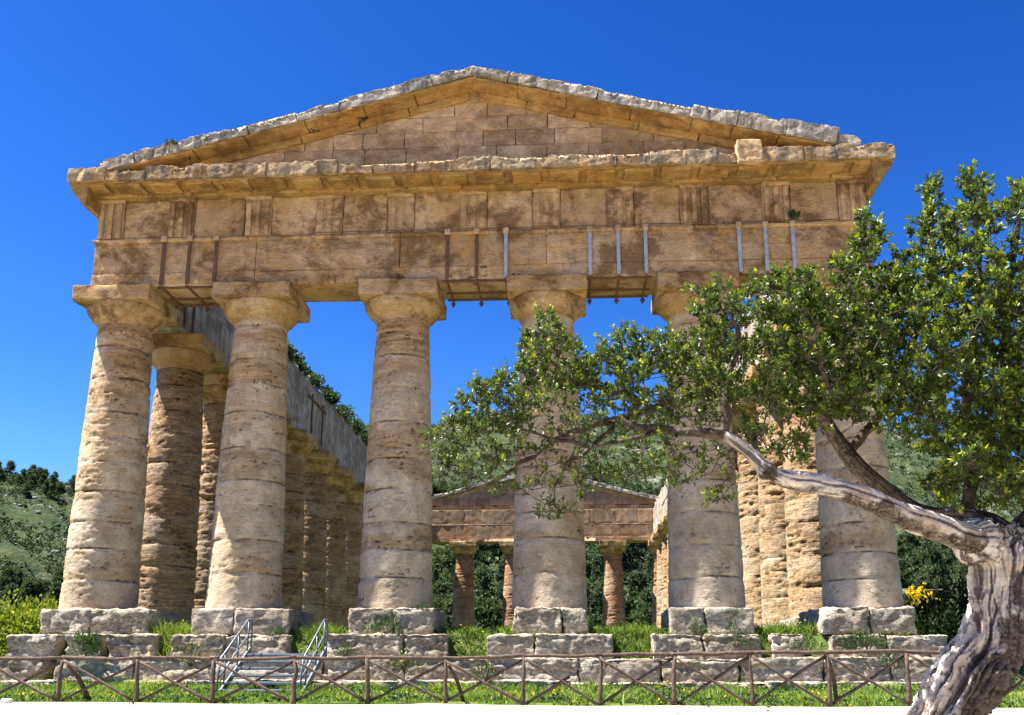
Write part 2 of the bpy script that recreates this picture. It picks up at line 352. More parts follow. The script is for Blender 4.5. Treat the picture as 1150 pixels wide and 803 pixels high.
c = N.mix(N.ramp(a, 0.35, 0.65), (0.42, 0.36, 0.27), (0.35, 0.295, 0.215)); c = N.mix(N.ramp(b_, 0.5, 0.7, 0, 0.5), c, (0.17, 0.14, 0.10)); c = N.mix(N.ramp(d_, 0.58, 0.7, 0, 0.4), c, (0.18, 0.165, 0.09))
N.bsdf(c, 0.95, N.bump(b_, 0.5, 0.02), 0.1); M_path = N.m
N = NT('rocky_hillside'); v = N.obj(False); a = N.noise(v, 0.02, 6, 0.65); b_ = N.noise(v, 0.11, 6, 0.7); r_ = N.noise(v, 0.06, 7, 0.75, 0.5)
c = N.mix(N.ramp(a, 0.38, 0.6), (0.030, 0.042, 0.018), (0.055, 0.064, 0.030)); c = N.mix(N.ramp(b_, 0.46, 0.6, 0, 0.85), c, (0.022, 0.038, 0.017))
c = N.mix(N.ramp(r_, 0.55, 0.66, 0, 0.7), c, (0.22, 0.21, 0.185)); c = N.mix(N.ramp(N.noise(v, 0.45, 7, 0.8), 0.46, 0.58, 0, 0.85), c, (0.022, 0.036, 0.016)); c = N.mix(N.ramp(N.noise(v, 0.8, 7, 0.8), 0.56, 0.66, 0, 0.6), c, (0.17, 0.16, 0.13))
N.bsdf(c, 0.95, N.bump(b_, 1.0, 2.0), 0.05); M_hill = N.m

xs = np.concatenate([np.arange(-60, -24, 1.5), np.arange(-24, 24, 0.3), np.arange(24, 61, 1.5)])
ys = np.concatenate([np.arange(-8.75, 6, 0.25), np.arange(6, 97, 1.0)])
X, Y = np.meshgrid(xs, ys); tag(put('ground', grid_mesh('ground', X, Y, H(X.ravel(), Y.ravel()).reshape(X.shape)), M_soil), kind='structure')
xs = np.arange(-60, 61, 1.5); ys = np.concatenate([np.arange(-90, -12, 1.5), np.arange(-12, -7.5, 0.1)])
X, Y = np.meshgrid(xs, ys); Z = H(X.ravel(), Y.ravel()).reshape(X.shape)+0.03-0.09*sstep(-8.15, -7.75, Y+0.3*fbm(np.stack([X.ravel(), X.ravel()*0, X.ravel()*0], -1), 1.0, 3).reshape(X.shape))
tag(put('path', grid_mesh('path', X, Y, Z), M_path), kind='structure')
az = np.concatenate([np.linspace(-math.pi, -0.85, 60), np.linspace(-0.85, 0.75, 420)[1:], np.linspace(0.75, math.pi, 60)[1:]]); rs = np.concatenate([np.arange(60, 500, 4.0), np.geomspace(500, 3000, 30)])
A, R = np.meshgrid(az, rs); X = CAMLOC[0]+R*np.sin(A); Y = CAMLOC[1]+R*np.cos(A)
Z = H(X.ravel(), Y.ravel()).reshape(X.shape); Z -= 0.6*(1-sstep(115, 125, R)); hm = grid_mesh('hills', X, Y, Z); tag(put('hills', hm, M_hill), kind='structure')

# ------------------------------------------------------------------ the temple
temple = empty('ruined_temple', 'ruined ochre limestone Greek temple with Doric columns and a pediment, standing on worn steps', 'temple')
CS = 4.234; XI = [-6.54-CS, -6.54, -2.18, 2.18, 6.54, 6.54+CS]; YF = [0, CS]+[CS+4.36*k for k in range(1, 12)]+[56.86]
ZS, ZA = 8.53, 9.58
def shaft_mesh(name, seed, rough, nth=112, dz=0.05, R0=1.05, R1=0.785, patch=False):
    rg = np.random.default_rng(seed); M = int(ZS/dz); z = np.linspace(0, ZS, M+1); th = np.linspace(0, 2*np.pi, nth, endpoint=False)
    joints = [0.0]
    while joints[-1] < ZS-0.5: joints.append(joints[-1]+rg.uniform(0.72, 1.08))
    joints = np.array(joints[1:]); t = z/ZS; R = R0+(R1-R0)*t+0.035*np.sin(np.pi*t)
    TH, Z = np.meshgrid(th, z); RR = np.repeat(R[:, None], nth, 1).ravel(); th_ = TH.ravel(); z_ = Z.ravel()
    P = np.stack([RR*np.cos(th_), RR*np.sin(th_), z_], -1); o = seed*7.31
    zj = z_+0.03*fbm(P, 0.8, 2, off=o)
    jd = np.min(np.abs(zj[:, None]-joints[None]), 1); brk = np.clip(fbm(P, 1.3, 3, off=o+3)+0.75, 0.05, 1.3)
    dis = -0.034*np.exp(-(jd/0.022)**2)*brk
    dis -= 0.05*np.exp(-(jd/0.09)**2)*np.maximum(0, fbm(P, 1.7, 4, off=o+9))*1.4
    dis += 0.012*fbm(P, 1.0, 3, off=o+5)
    S = P*np.array([1.3, 1.3, 7.5]); str_ = fbm(S, 1.0, 5, 0.62, off=o+1)+0.2*fbm(P, 6, 3, off=o+2)
    drum = np.searchsorted(joints, zj); dw = np.where(rg.uniform(size=40) < 0.38+0.22*(rough-0.8), rg.uniform(0.6, 1.1, 40), rg.uniform(0.0, 0.2, 40))
    wear = np.clip(1.1*dw[np.minimum(drum, 39)]*np.clip(fbm(P*np.array([1, 1, 1.8]), 0.75, 4, .6, off=o+20)*1.6+0.55, 0, 1.2)+0.55*np.clip(fbm(P*np.array([1, 1, 1.6]), 0.6, 4, .6, off=o+24)*2-0.25+0.4*(rough-0.8), 0, 1), 0, 1.2)
    dis -= rough*0.045*wear*np.maximum(0, str_+0.12)
    pit = np.maximum(0, fbm(P*np.array([1, 1, 2.2]), 7.0, 3, 0.6, off=o+30)-0.45); dis -= rough*0.06*pit*(0.3+wear)
    C_ = P*np.array([0.55, 0.55, 2.6]); ck = np.exp(-(fbm(C_, 1.0, 4, 0.55, off=o+70)/0.035)**2)*np.clip(fbm(P, 0.9, 3, off=o+77)*3.0+0.3, 0, 1)
    dis -= 0.028*ck; dis += 0.009*fbm(P, 7, 4, .6, off=o)
    dt = rg.uniform(0.35, 0.65, 40); tone = dt[np.minimum(drum, 39)]
    # mortared mends: squarish stones let into the shaft
    for q in range(3 if not patch else 4):
        z0 = rg.uniform(4.5, 7.5) if not patch else 5.6; zz1 = z0+(rg.uniform(0.5, 1.2) if not patch else 1.5); t0 = -math.pi/2+rg.uniform(-1.2, 0.7) if not patch else -2.0; t1 = t0+(rg.uniform(0.4, 0.9) if not patch else 1.9)
        ta = (th_+math.pi) % (2*math.pi)-math.pi; row = np.floor((z_-z0)/0.27); cc = (ta-t0)*R0/0.33+0.5*(row % 2); cell = np.floor(cc)
        m = (z_ > z0) & (z_ < zz1) & (ta > t0) & (ta < t1) & (fbm(P, 1.4, 2, off=o+40) > -0.25)
        hsh = np.abs(np.sin(row*12.9+cell*78.2+seed)*43758.5) % 1
        tone = np.where(m, 0.25+0.6*hsh, tone); fx = np.minimum(cc-cell, 1-cc+cell)*0.33; fz = np.minimum((z_-z0)/0.27-row, 1-(z_-z0)/0.27+row)*0.27
        dis = np.where(m, -0.012-0.012*np.exp(-(np.minimum(fx, fz)/0.02)**2)+0.008*hsh, dis)
    tone = tone+0.14*fbm(P, 1.5, 3, off=o+50)
    dirt = np.clip(0.75*ck*(ck > .4)+1.8*pit*(0.4+wear)+0.95*np.exp(-(jd/0.020)**2)*np.clip(brk, 0, 1)+0.5*np.clip(str_*wear*1.5-.5, 0, 1), 0, 1)
    P[:, 0] = (RR+dis)*np.cos(th_); P[:, 1] = (RR+dis)*np.sin(th_)
    i = np.arange(M)[:, None]*nth; j = np.arange(nth)[None]; k = (j+1) % nth
    return mesh(name, P, np.stack([i+j, i+k, i+nth+k, i+nth+j], -1).reshape(-1, 4), True, np.clip(tone, 0, 1), None, dirt, np.clip(wear, 0, 1))
def echinus_mesh(seed, n=80):
    s = np.linspace(0, 1, 22); zb = ZS-0.03; ht = 0.60
    r = 0.80+0.345*np.sin(np.clip(s*1.12, 0, 1)*np.pi/2)**0.9; r = np.where(s > 0.9, r-0.035*((s-0.9)/0.1)**2, r)
    prof = [(0.79, zb)]+[(0.815+0.006*(q % 2), zb+0.03+0.02*q) for q in range(3)]+list(zip(r[1:]+0.01, zb+0.09+(ht-0.06)*s[1:]))+[(0.2, zb+ht+0.03)]
    V, F = lathe(prof, n); rad = np.hypot(V[:, 0], V[:, 1]); k = 1+(-0.05*np.maximum(0, fbm(V, 1.8, 4, off=seed*5.1)-0.05)+0.012*fbm(V, 5, 3, off=seed))/np.maximum(rad, .3)
    V[:, :2] *= k[:, None]; return mesh('echinus', V, F, True, 0.5+0.25*fbm(V, 1.3, 2, off=seed))
def abacus_mesh(seed):
    P, F = rblock((0, 0, (9.10+ZA)/2), (2.34, 2.34, ZA-9.10-0.006), 0.1, 0.025, 0.018, seed, 2.2); 
    return mesh('abacus', P, F, True, 0.5+0.2*fbm(P, 1.3, 2, off=seed))
fvars = [(shaft_mesh('column', 40+i, 1.7, 84, 0.06), echinus_mesh(50+i, 56), abacus_mesh(60+i)) for i in range(4)]
def plinth_mesh(seed, w=2.5, d=2.5, h=0.72, amp=0.03, r=0.06, split=True):
    a = Acc(); rg = np.random.default_rng(seed); k = rg.uniform(0.35, 0.65) if split else 1.0
    w1 = w*k; a.add(*rblock((-w/2+w1/2, 0, -h/2), (w1-0.012, d, h), 0.09, r, amp, seed, 1.5, 0, amp*0.8), rg.uniform(.35, .65))
    if split: a.add(*rblock((w/2-(w-w1)/2, 0, -h/2), (w-w1-0.012, d, h), 0.09, r, amp, seed+.5, 1.5, 0, amp*0.8), rg.uniform(.35, .65))
    return a.mesh('plinth')
pvars = [plinth_mesh(80+i, 2.35, 2.35, 0.75, 0.02) for i in range(3)]
def column(x, y, sm, em, am, pm, mat, rz=0.0):
    c = put('column', sm, mat, temple, (x, y, 0), rz)
    put('echinus', em, M_cap, c); put('abacus', am, M_cap, c); put('plinth', pm, M_step, c, (0, 0, 0), -rz)
    return c
# front plinths follow the photograph: left and right px limits of each block
PL = [(43, 166, 0.10), (214, 325, 0.03), (390, 488, 0.06), (573, 665, 0.10), (752, 848, 0.03), (922, 1031, 0.10)]
for i, x in enumerate(XI):
    l = atY(PL[i][0], 700, -1.3)[0]-x; r = atY(PL[i][1], 700, -1.3)[0]-x; am_ = PL[i][2]
    pm = plinth_mesh(90+i, r-l, 2.6, 0.72, 0.012+am_*0.5, 0.03+am_*0.35); pv = np.zeros(len(pm.vertices)*3); pm.vertices.foreach_get('co', pv); pv = pv.reshape(-1, 3); pv[:, 0] += (l+r)/2
    if am_ > 0.08 and i == 3: pv[:, 0] *= 1-0.14*np.clip((pv[:, 2]+0.72)/0.72, 0, 1)
    pm.vertices.foreach_set('co', pv.ravel()); pm.update()
    column(x, 0, shaft_mesh('column', 20+i, [0.95, 0.55, 0.85, 0.5, 0.5, 0.7][i], 120, 0.045, patch=(i == 0)), echinus_mesh(30+i), abacus_mesh(70+i), pm, M_shaft)
rvars = [(fvars[i][0].copy(), fvars[i][1], fvars[i][2]) for i in (1, 2)]
k = 0
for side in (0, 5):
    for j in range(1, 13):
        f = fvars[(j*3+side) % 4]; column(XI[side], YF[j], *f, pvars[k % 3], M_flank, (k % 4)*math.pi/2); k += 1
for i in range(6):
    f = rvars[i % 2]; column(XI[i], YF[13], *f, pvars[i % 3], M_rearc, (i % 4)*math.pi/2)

rgB = np.random.default_rng(5)
def course(acc, x0, x1, yc, d, z0, z1, joints, res=0.12, r=0.022, amp=0.014, tops=0.0, axis=0, strata=0.0, chip=1.0, tl=0.3, th=0.7, warp=None):
    if res < 0.3:
        s = [x1-x0-0.16, d-0.13, z1-z0+0.02]; c = [(x0+x1)/2, yc, (z0+z1)/2]
        if axis: s[0], s[1] = s[1], s[0]; c[0], c[1] = c[1], c[0]
        if warp is None and tops == 0: acc.add(*rblock(c, s, 9, 0.004, 0, 0, 0), 0.15)
    js = [x0]+[j for j in joints if x0+0.25 < j < x1-0.25]+[x1]
    for a, b in zip(js[:-1], js[1:]):
        s = [b-a-0.009, d+rgB.uniform(-0.025, 0.025), z1-z0-0.007]; c = [(a+b)/2, yc, (z0+z1)/2]
        if axis: s[0], s[1] = s[1], s[0]; c[0], c[1] = c[1], c[0]
        acc.add(*rblock(c, s, res, r, amp, rgB.uniform(0, 9), chip, tops, strata, warp), rgB.uniform(tl, th))
def jset(x0, x1, lo, hi):
    o = [x0+rgB.uniform(lo, hi)*0.7]
    while o[-1] < x1: o.append(o[-1]+rgB.uniform(lo, hi))
    return o
XE = 11.56
def facade(yt, front):
    """one end of the temple. yt maps the outward depth (-y is outside) to world y"""
    res = 0.10 if front else 0.22; sg = 1 if front else -1
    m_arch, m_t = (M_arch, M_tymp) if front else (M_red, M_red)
    def Yc(a, b): return yt((a+b)/2), abs(b-a)
    a = Acc(); yc, d = Yc(-0.9, 0.62)
    course(a, -XE, XE, yc, d, ZA, 10.02, XI[1:5]+([-4.1, 4.9] if front else [-8.6, -4.3, 0, 4.2]), res, 0.02, 0.012, chip=1.6)
    course(a, -XE, XE, yc, d-0.03, 10.02, 11.0, XI[1:5]+([4.6] if front else [-4.4, 0.1, 4.4]), res, 0.016, 0.012)
    yc, d = Yc(-0.97, 0.62); course(a, -XE-0.05, XE+0.05, yc, d, 11.0, 11.13, XI[1:5], res, 0.03, 0.02, chip=2.0)
    put('architrave', a.mesh('architrave'), m_arch, temple)
    a = Acc(); yc, d = Yc(-0.88, 0.6)
    tri = [-11.12, -8.92, -6.54, -4.36, -2.18, 0, 2.18, 4.36, 6.54, 8.92, 11.12]
    course(a, -XE+0.03, XE-0.03, yc, d, 11.13, 12.42, sorted([t+0.42 for t in tri]+[t-0.42 for t in tri[::2]]) if front else jset(-XE, XE, 1.2, 2.2), res, 0.018, 0.018, chip=1.6, tl=.1, th=.85)
    fz = put('frieze', a.mesh('frieze'), M_frz if front else M_red, temple)
    wear = [1, 1, 0.95, .35, .25, .35, .5, .4, 1, .9, .9]
    for t, w in zip(tri, wear):
        if not front: break
        b = Acc(); pr = 0.045+0.065*w
        for q in (-1, 0, 1):
            wv = lambda P, q=q, t=t: P
            b.add(*rblock((t+q*0.275, yt(-0.88-pr/2+0.02), 11.13+0.60), (0.15+0.09*(1-w), pr+0.05, 1.16), 0.06, 0.03+0.02*(1-w), 0.014+0.012*(1-w), rgB.uniform(0, 9), 1.5), rgB.uniform(.4, .7))
        b.add(*rblock((t, yt(-0.88-pr/2+0.01), 12.37), (0.83, pr+0.06, 0.13), 0.08, 0.025, 0.015, t, 1.5), .55)
        b.add(*rblock((t, yt(-0.885), 11.75), (0.80, 0.05, 1.2), 0.1, 0.01, 0.01, t+1), .45)
        put('triglyph', b.mesh('triglyph'), M_frz, fz)
    # horizontal cornice: corona blocks and bed
    a = Acc(); yc, d = Yc(-1.78, -0.2); xb = -12.14
    while xb < 12.1:
        w = min(rgB.uniform(0.85, 1.35), 12.14-xb); w = 12.14-xb if 12.14-xb-w < 0.4 else w
        big = front and 4.9 < xb < 8.2; dz = rgB.uniform(-0.02, 0.03) if rgB.uniform() < .75 else rgB.uniform(-.16, -.05)
        a.add(*rblock((xb+w/2, yc-sg*rgB.uniform(0, 0.05), (12.63+13.06+dz)/2), (w-0.002, d, 13.06+dz-12.63), res*0.5, 0.012, 0.022, rgB.uniform(0, 9), 1.2, 0.2), rgB.uniform(.3, .75)); xb += w
    cn = put('cornice', a.mesh('cornice'), M_corn, temple)
    b = Acc(); yc, d = Yc(-1.12, -0.2); course(b, -11.75, 11.75, yc, d, 12.42, 12.64, jset(-11.7, 11.7, 1.5, 2.4), res, 0.03, 0.03, chip=1.8)
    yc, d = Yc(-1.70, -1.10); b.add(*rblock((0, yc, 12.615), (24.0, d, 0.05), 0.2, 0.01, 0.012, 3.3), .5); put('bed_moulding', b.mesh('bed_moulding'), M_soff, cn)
    if front:
        for q in range(22):
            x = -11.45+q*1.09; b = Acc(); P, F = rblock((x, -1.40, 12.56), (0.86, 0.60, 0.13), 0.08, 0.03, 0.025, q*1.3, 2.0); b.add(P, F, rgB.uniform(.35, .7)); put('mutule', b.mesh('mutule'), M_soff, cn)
    if front:
        b = Acc(); x0 = atY(828, 175, -1.85)[0]; x1 = atY(856, 175, -1.85)[0]; b.add(*rblock(((x0+x1)/2, -1.60, 12.93), (x1-x0, 0.62, 0.70), 0.07, 0.03, 0.03, 4.4, 2.0), 1.0); put('cornice_block', b.mesh('cornice_block'), M_tymp, cn)
    # the flank cornice seen in profile at the corners
    for sx in (-1, 1):
        a = Acc()
        def wp(P, sx=sx):
            k = np.clip((12.5-P[:, 2])/0.6, 0, 1); m = (P[:, 0]*sx > 11.65); P[:, 0] = np.where(m, sx*(11.62+(P[:, 0]*sx-11.62)*(1-k*0.95)), P[:, 0]); return P
        n_ = 7 if front else 3; y0 = -1.74
        for q in range(n_):
            L = rgB.uniform(1.0, 1.5); yc, d = Yc(y0, y0+L); y0 += L
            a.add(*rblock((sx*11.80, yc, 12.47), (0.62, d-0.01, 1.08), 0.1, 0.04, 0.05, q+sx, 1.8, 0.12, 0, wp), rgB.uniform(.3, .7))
        put('corner_cornice', a.mesh('corner_cornice'), M_soff, temple)
    # tympanum
    def rk(x): return 16.30-0.25*np.abs(x)
    a = Acc(); z = 12.95; row = 0; hs = [0.55, 0.5, 0.52, 0.5, 0.48, 0.5, 0.5]
    while z < 15.6:
        h = hs[row]; half = (16.30-0.45-z)/0.25
        if half < 0.5: break
        half = min(half, 11.0); yc, d = Yc(-0.78, -0.05); course(a, -half, half, yc, d, z, z+h, jset(-half, half, 0.9, 1.7), res, 0.010, 0.016, chip=1.4, tl=.15, th=.85,
               warp=lambda P: np.stack([P[:, 0], P[:, 1], np.minimum(P[:, 2], rk(P[:, 0])-0.35)], -1)); z += h; row += 1
    put('tympanum', a.mesh('tympanum'), m_t, temple)
    # raking cornice: corona on a bed course
    a = Acc(); b = Acc(); ang = math.atan(0.25); ca, sa = math.cos(ang), math.sin(ang)
    for sx in (-1, 1):
        s = 0.0; Ltot = 11.35/ca
        while s < Ltot-0.2:
            w = min(rgB.uniform(0.9, 1.7), Ltot-s); w = Ltot-s if Ltot-s-w < 0.5 else w
            yc, d = Yc(-1.60+rgB.uniform(0, .08), 0.1)
            big = front and sx == 1 and 6.6 < s < 10.0; dz = (0.12 if big else rgB.uniform(-0.02, 0.02) if rgB.uniform() < .8 else rgB.uniform(-.12, .06))
            def wr(P, o=0.0):
                X = P[:, 0].copy(); Z = P[:, 2].copy(); P[:, 0] = sx*(X*ca+Z*sa); P[:, 2] = 16.30-X*sa+Z*ca; return P
            th_ = 0.40 if s > 1.2 else 0.36
            a.add(*rblock((s+w/2, yc, -th_/2+dz/2), (w-0.002, d, th_+dz), res*0.5, 0.012, 0.022, rgB.uniform(0, 9), 1.0, 0.2, 0, wr), rgB.uniform(.3, .75))
            s += w
        s = 0.0
        while s < Ltot-0.9:
            w = min(rgB.uniform(1.2, 2.0), Ltot-0.8-s); yc, d = Yc(-1.52, -0.75)
            b.add(*rblock((s+w/2, yc, -0.43), (w-0.008, d, 0.08), res, 0.02, 0.025, rgB.uniform(0, 9), 1.6, 0, 0, wr), rgB.uniform(.35, .7))
            yc, d = Yc(-0.90, 0.0); b.add(*rblock((s+w/2+0.3, yc, -0.585), (w-0.012, d, 0.26), res, 0.03, 0.025, rgB.uniform(0, 9), 1.6, 0, 0, wr), rgB.uniform(.35, .7)); s += w
    rc = put('raking_cornice', a.mesh('raking_cornice'), M_rake, temple); put('bed_course', b.mesh('bed_course'), M_soff, rc)
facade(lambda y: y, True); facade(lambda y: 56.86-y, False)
for sx in (-1, 1):
    a = Acc(); jo = YF[1:13]; x0 = sx*10.83
    course(a, 0.66, 56.2, x0, 1.46, ZA, 11.05, jo, 0.16, 0.014, 0.012, axis=1, chip=.6)
    put('flank_architrave', a.mesh('flank_architrave'), M_inner, temple)
    a = Acc(); course(a, 0.66, 56.2, x0-sx*0.02, 1.40, 11.05, 12.35, [y+1.1 for y in jo]+[y-1.1 for y in jo], 0.16, 0.014, 0.015, axis=1, chip=.6)
    course(a, 0.66, 56.2, x0+sx*0.05, 1.2, 12.35, 12.98, jset(1, 56, 1.2, 2.2), 0.14, 0.05, 0.04, tops=0.35, axis=1, chip=1.8)
    put('flank_frieze', a.mesh('flank_frieze'), M_inner, temple)

# iron ties on the architrave
for grp, xs_ in (((M_rust, M_rust, M_rust), (182, 211, 241)), ((M_rust, M_rust, M_zinc), (502, 535, 568)), ((M_zinc,)*3, (663, 695, 726)), ((M_zinc,)*3, (832, 862, 893))):
    Xs = []
    for m_, px in zip(grp, xs_):
        x = atY(px, 300, -1.0)[0]; Xs.append(x); a = Acc(); add_box(a, (x, -0.985, 10.36), (0.105, 0.05, 1.50), 0.5, 0.008)
        st_ = put('iron_strap', a.mesh('iron_strap', False), m_, temple)
        a = Acc(); add_box(a, (x, -0.15, 9.555), (0.07, 1.7, 0.04), 0.5, 0.008); add_tube(a, [(x, 0.68, 9.62), (x, 0.68, 9.36)], 0.035, 8); add_tube(a, [(x, 0.68, 9.43), (x, 0.68, 9.49)], 0.075, 6); put('tie_rod', a.mesh('tie_rod', False), M_rust, st_)
        a = Acc(); add_box(a, (x, -1.02, 11.06), (0.17, 0.08, 0.17), 0.5, 0.02); put('mortar_pad', a.mesh('mortar_pad'), M_tymp, st_)
    a = Acc()
    for y in (-0.86, 0.02, 0.55): add_box(a, ((Xs[0]+Xs[2])/2, y, 9.545-0.02*(y > 0)), (Xs[2]-Xs[0]+0.3, 0.07, 0.05), 0.5, 0.01)
    put('iron_crossbar', a.mesh('iron_crossbar', False), M_rust, temple)
a = Acc(); P = [np.array([atY(px, 300, -1.0)[0], -1.03, 11.145]) for px in np.linspace(352, 945, 40)]; add_tube(a, np.array(P)+RNG.normal(0, 0.006, (40, 3)), 0.012, 6); put('iron_cable', a.mesh('iron_cable'), M_rust, temple)
for y in (1.2, 1.9, 2.6, 3.3):
    a = Acc(); add_box(a, (-10.07, y, 10.5), (0.05, 0.09, 1.9), 0.5, 0.01); put('iron_strap', a.mesh('iron_strap', False), M_rust, temple)
for y in (18.6, 20.6):
    a = Acc(); add_box(a, (-10.07, y, 10.9), (0.06, 0.12, 2.2), 0.5, 0.01); put('iron_strap', a.mesh('iron_strap', False), M_rust, temple)
a = Acc(); add_box(a, (-10.04, 19.5, 11.7), (0.06, 3.4, 0.12), 0.5, 0.01); put('iron_crossbar', a.mesh('iron_crossbar', False), M_rust, temple)

# steps: three courses of worn blocks, each block a sub-part of its course
def step_course(rows, yf, d, z0, z1, amp, r, name='step_course'):
    par = None; core = Acc()
    for q, (l, rr) in enumerate(rows):
        x0 = atY(l, 740, yf)[0]; x1 = atY(rr, 740, yf)[0]; w = x1-x0; a = Acc(); yo = RNG.uniform(-0.05, 0.06); zo = RNG.uniform(-0.04, 0.02)
        a.add(*rblock((x0+w/2, yf+d/2+yo, (z0+z1+zo)/2), (w-0.01, d, z1-z0+zo), 0.06, r*0.6, amp, q*1.7+yf, 3.0, 0.06, amp*1.8), RNG.uniform(.3, .7))
        if par is None: par = put(name, a.mesh(name), M_step, temple)
        else: put('step_block', a.mesh('step_block'), M_step, par)
step_course([(4, 62), (70, 112), (118, 172), (190, 250), (250, 322), (364, 452), (453, 503), (546, 600), (600, 690), (733, 790), (790, 856), (868, 905), (936, 1000), (1000, 1068)], -1.75, 1.6, -1.36, -0.70, 0.04, 0.05)
step_course([(-30, 48), (62, 150), (150, 240), (240, 362), (362, 455), (455, 548), (548, 650), (650, 742), (742, 830), (830, 925), (925, 1000), (1000, 1062)], -2.2, 1.6, -1.95, -1.31, 0.035, 0.045)
step_course([(-20, 60), (140, 255), (255, 330), (330, 445), (445, 540), (540, 640), (640, 740), (740, 860), (860, 975), (975, 1060)], -2.75, 1.4, -2.25, -1.87, 0.025, 0.04)

# ------------------------------------------------------------------ leaf helpers
def unit(v): return v/np.maximum(np.linalg.norm(v, axis=-1, keepdims=True), 1e-9)
def leaves(P, D, L, Wd, fold=0.25, rng=RNG):
    """folded six-cornered leaves at P along D"""
    n = len(P); D = unit(D); U = unit(np.cross(D, unit(rng.normal(size=(n, 3))))); Nn = np.cross(U, D)
    L = np.broadcast_to(L, (n,))[:, None]; Wd = np.broadcast_to(Wd, (n,))[:, None]; up = Nn*fold*Wd
    V = np.stack([P, P+D*L*0.33+U*Wd*0.5+up, P+D*L*0.72+U*Wd*0.42+up, P+D*L, P+D*L*0.72-U*Wd*0.42+up, P+D*L*0.33-U*Wd*0.5+up], 1).reshape(-1, 3)
    b = np.arange(n)[:, None]*6; F = np.concatenate([b+np.array([[0, 1, 2, 3]]), b+np.array([[0, 3, 4, 5]])]); return V, F
def tri_blades(P, D, L, W, rng=RNG):
    n = len(P); D = unit(D); U = unit(np.cross(D, rng.normal(size=(n, 3)))); L = np.broadcast_to(L, (n,))[:, None]; W = np.broadcast_to(W, (n,))[:, None]
    bend = np.stack([rng.normal(0, .35, n), rng.normal(0, .35, n), np.zeros(n)], -1)*L
    V = np.stack([P-U*W/2, P+U*W/2, P+D*L*0.55+bend*.25+U*W*0.4, P+D*L*0.55+bend*.25-U*W*0.4, P+D*L+bend], 1).reshape(-1, 3)
    b = np.arange(n)[:, None]*5; return V, b+np.array([[0, 1, 2, 3]]), b+np.array([[3, 2, 4]])
def bush(name, label, cat, loc, size, nleaf, L, Wd, mat, group=None, flowers=0, clumps=40, seed=0, up=0.35, fmat=None, stemn=5, fsize=0.05):
    rg = np.random.default_rng(seed+1000); o = empty(name, label, cat, loc, group); size = np.asarray(size, float)
    d = unit(rg.normal(size=(clumps, 3))); d[:, 2] = np.abs(d[:, 2]); C = d*rg.uniform(0.35, 1.0, (clumps, 1))**0.6*size*(1+0.22*fbm(d, 1.6, 2, off=seed))[:, None]
    k = rg.integers(0, clumps, nleaf); cr = size.mean()*0.26; off = rg.normal(0, 1, (nleaf, 3))*cr*0.5; P = C[k]+off; P[:, 2] = np.maximum(P[:, 2], 0.01)
    D = unit(unit(off)+unit(P)*0.6+np.array([0, 0, up])+rg.normal(0, .35, (nleaf, 3))); tone = np.clip(rg.uniform(0, .75, clumps)[k]+rg.normal(0, .15, nleaf)+0.25*(P[:, 2]/size[2]-.5), 0, 1)
    V, F = leaves(P, D, L*rg.uniform(.6, 1.2, nleaf), Wd*rg.uniform(.7, 1.2, nleaf), 0.25, rg); put('foliage', mesh('foliage', V, F, False, np.repeat(tone, 6)), mat, o)
    a = Acc()
    for q in range(stemn):
        e = C[rg.integers(0, clumps)]; add_tube(a, smooth_path([(e[0]*.1, e[1]*.1, -0.08), e*np.array([.4, .4, .5])+rg.normal(0, .04, 3)*size, e], 4), np.linspace(0.02, 0.006, 9)*max(1, size.mean()), 5)
    put('stem', a.mesh('stem'), M_stem, o)
    if flowers:
        i = rg.integers(0, nleaf, flowers); Pf = P[i]+unit(P[i])*0.04+np.array([0, 0, .05]); V, F = leaves(np.repeat(Pf, 3, 0), rg.normal(size=(flowers*3, 3))+[0, 0, .4], fsize, fsize*.8, 0.2, rg)
        put('flowers', mesh('flowers', V, F, False, rg.uniform(0, 1, len(V))), fmat or M_yellow, o)['kind'] = 'stuff'
    return o

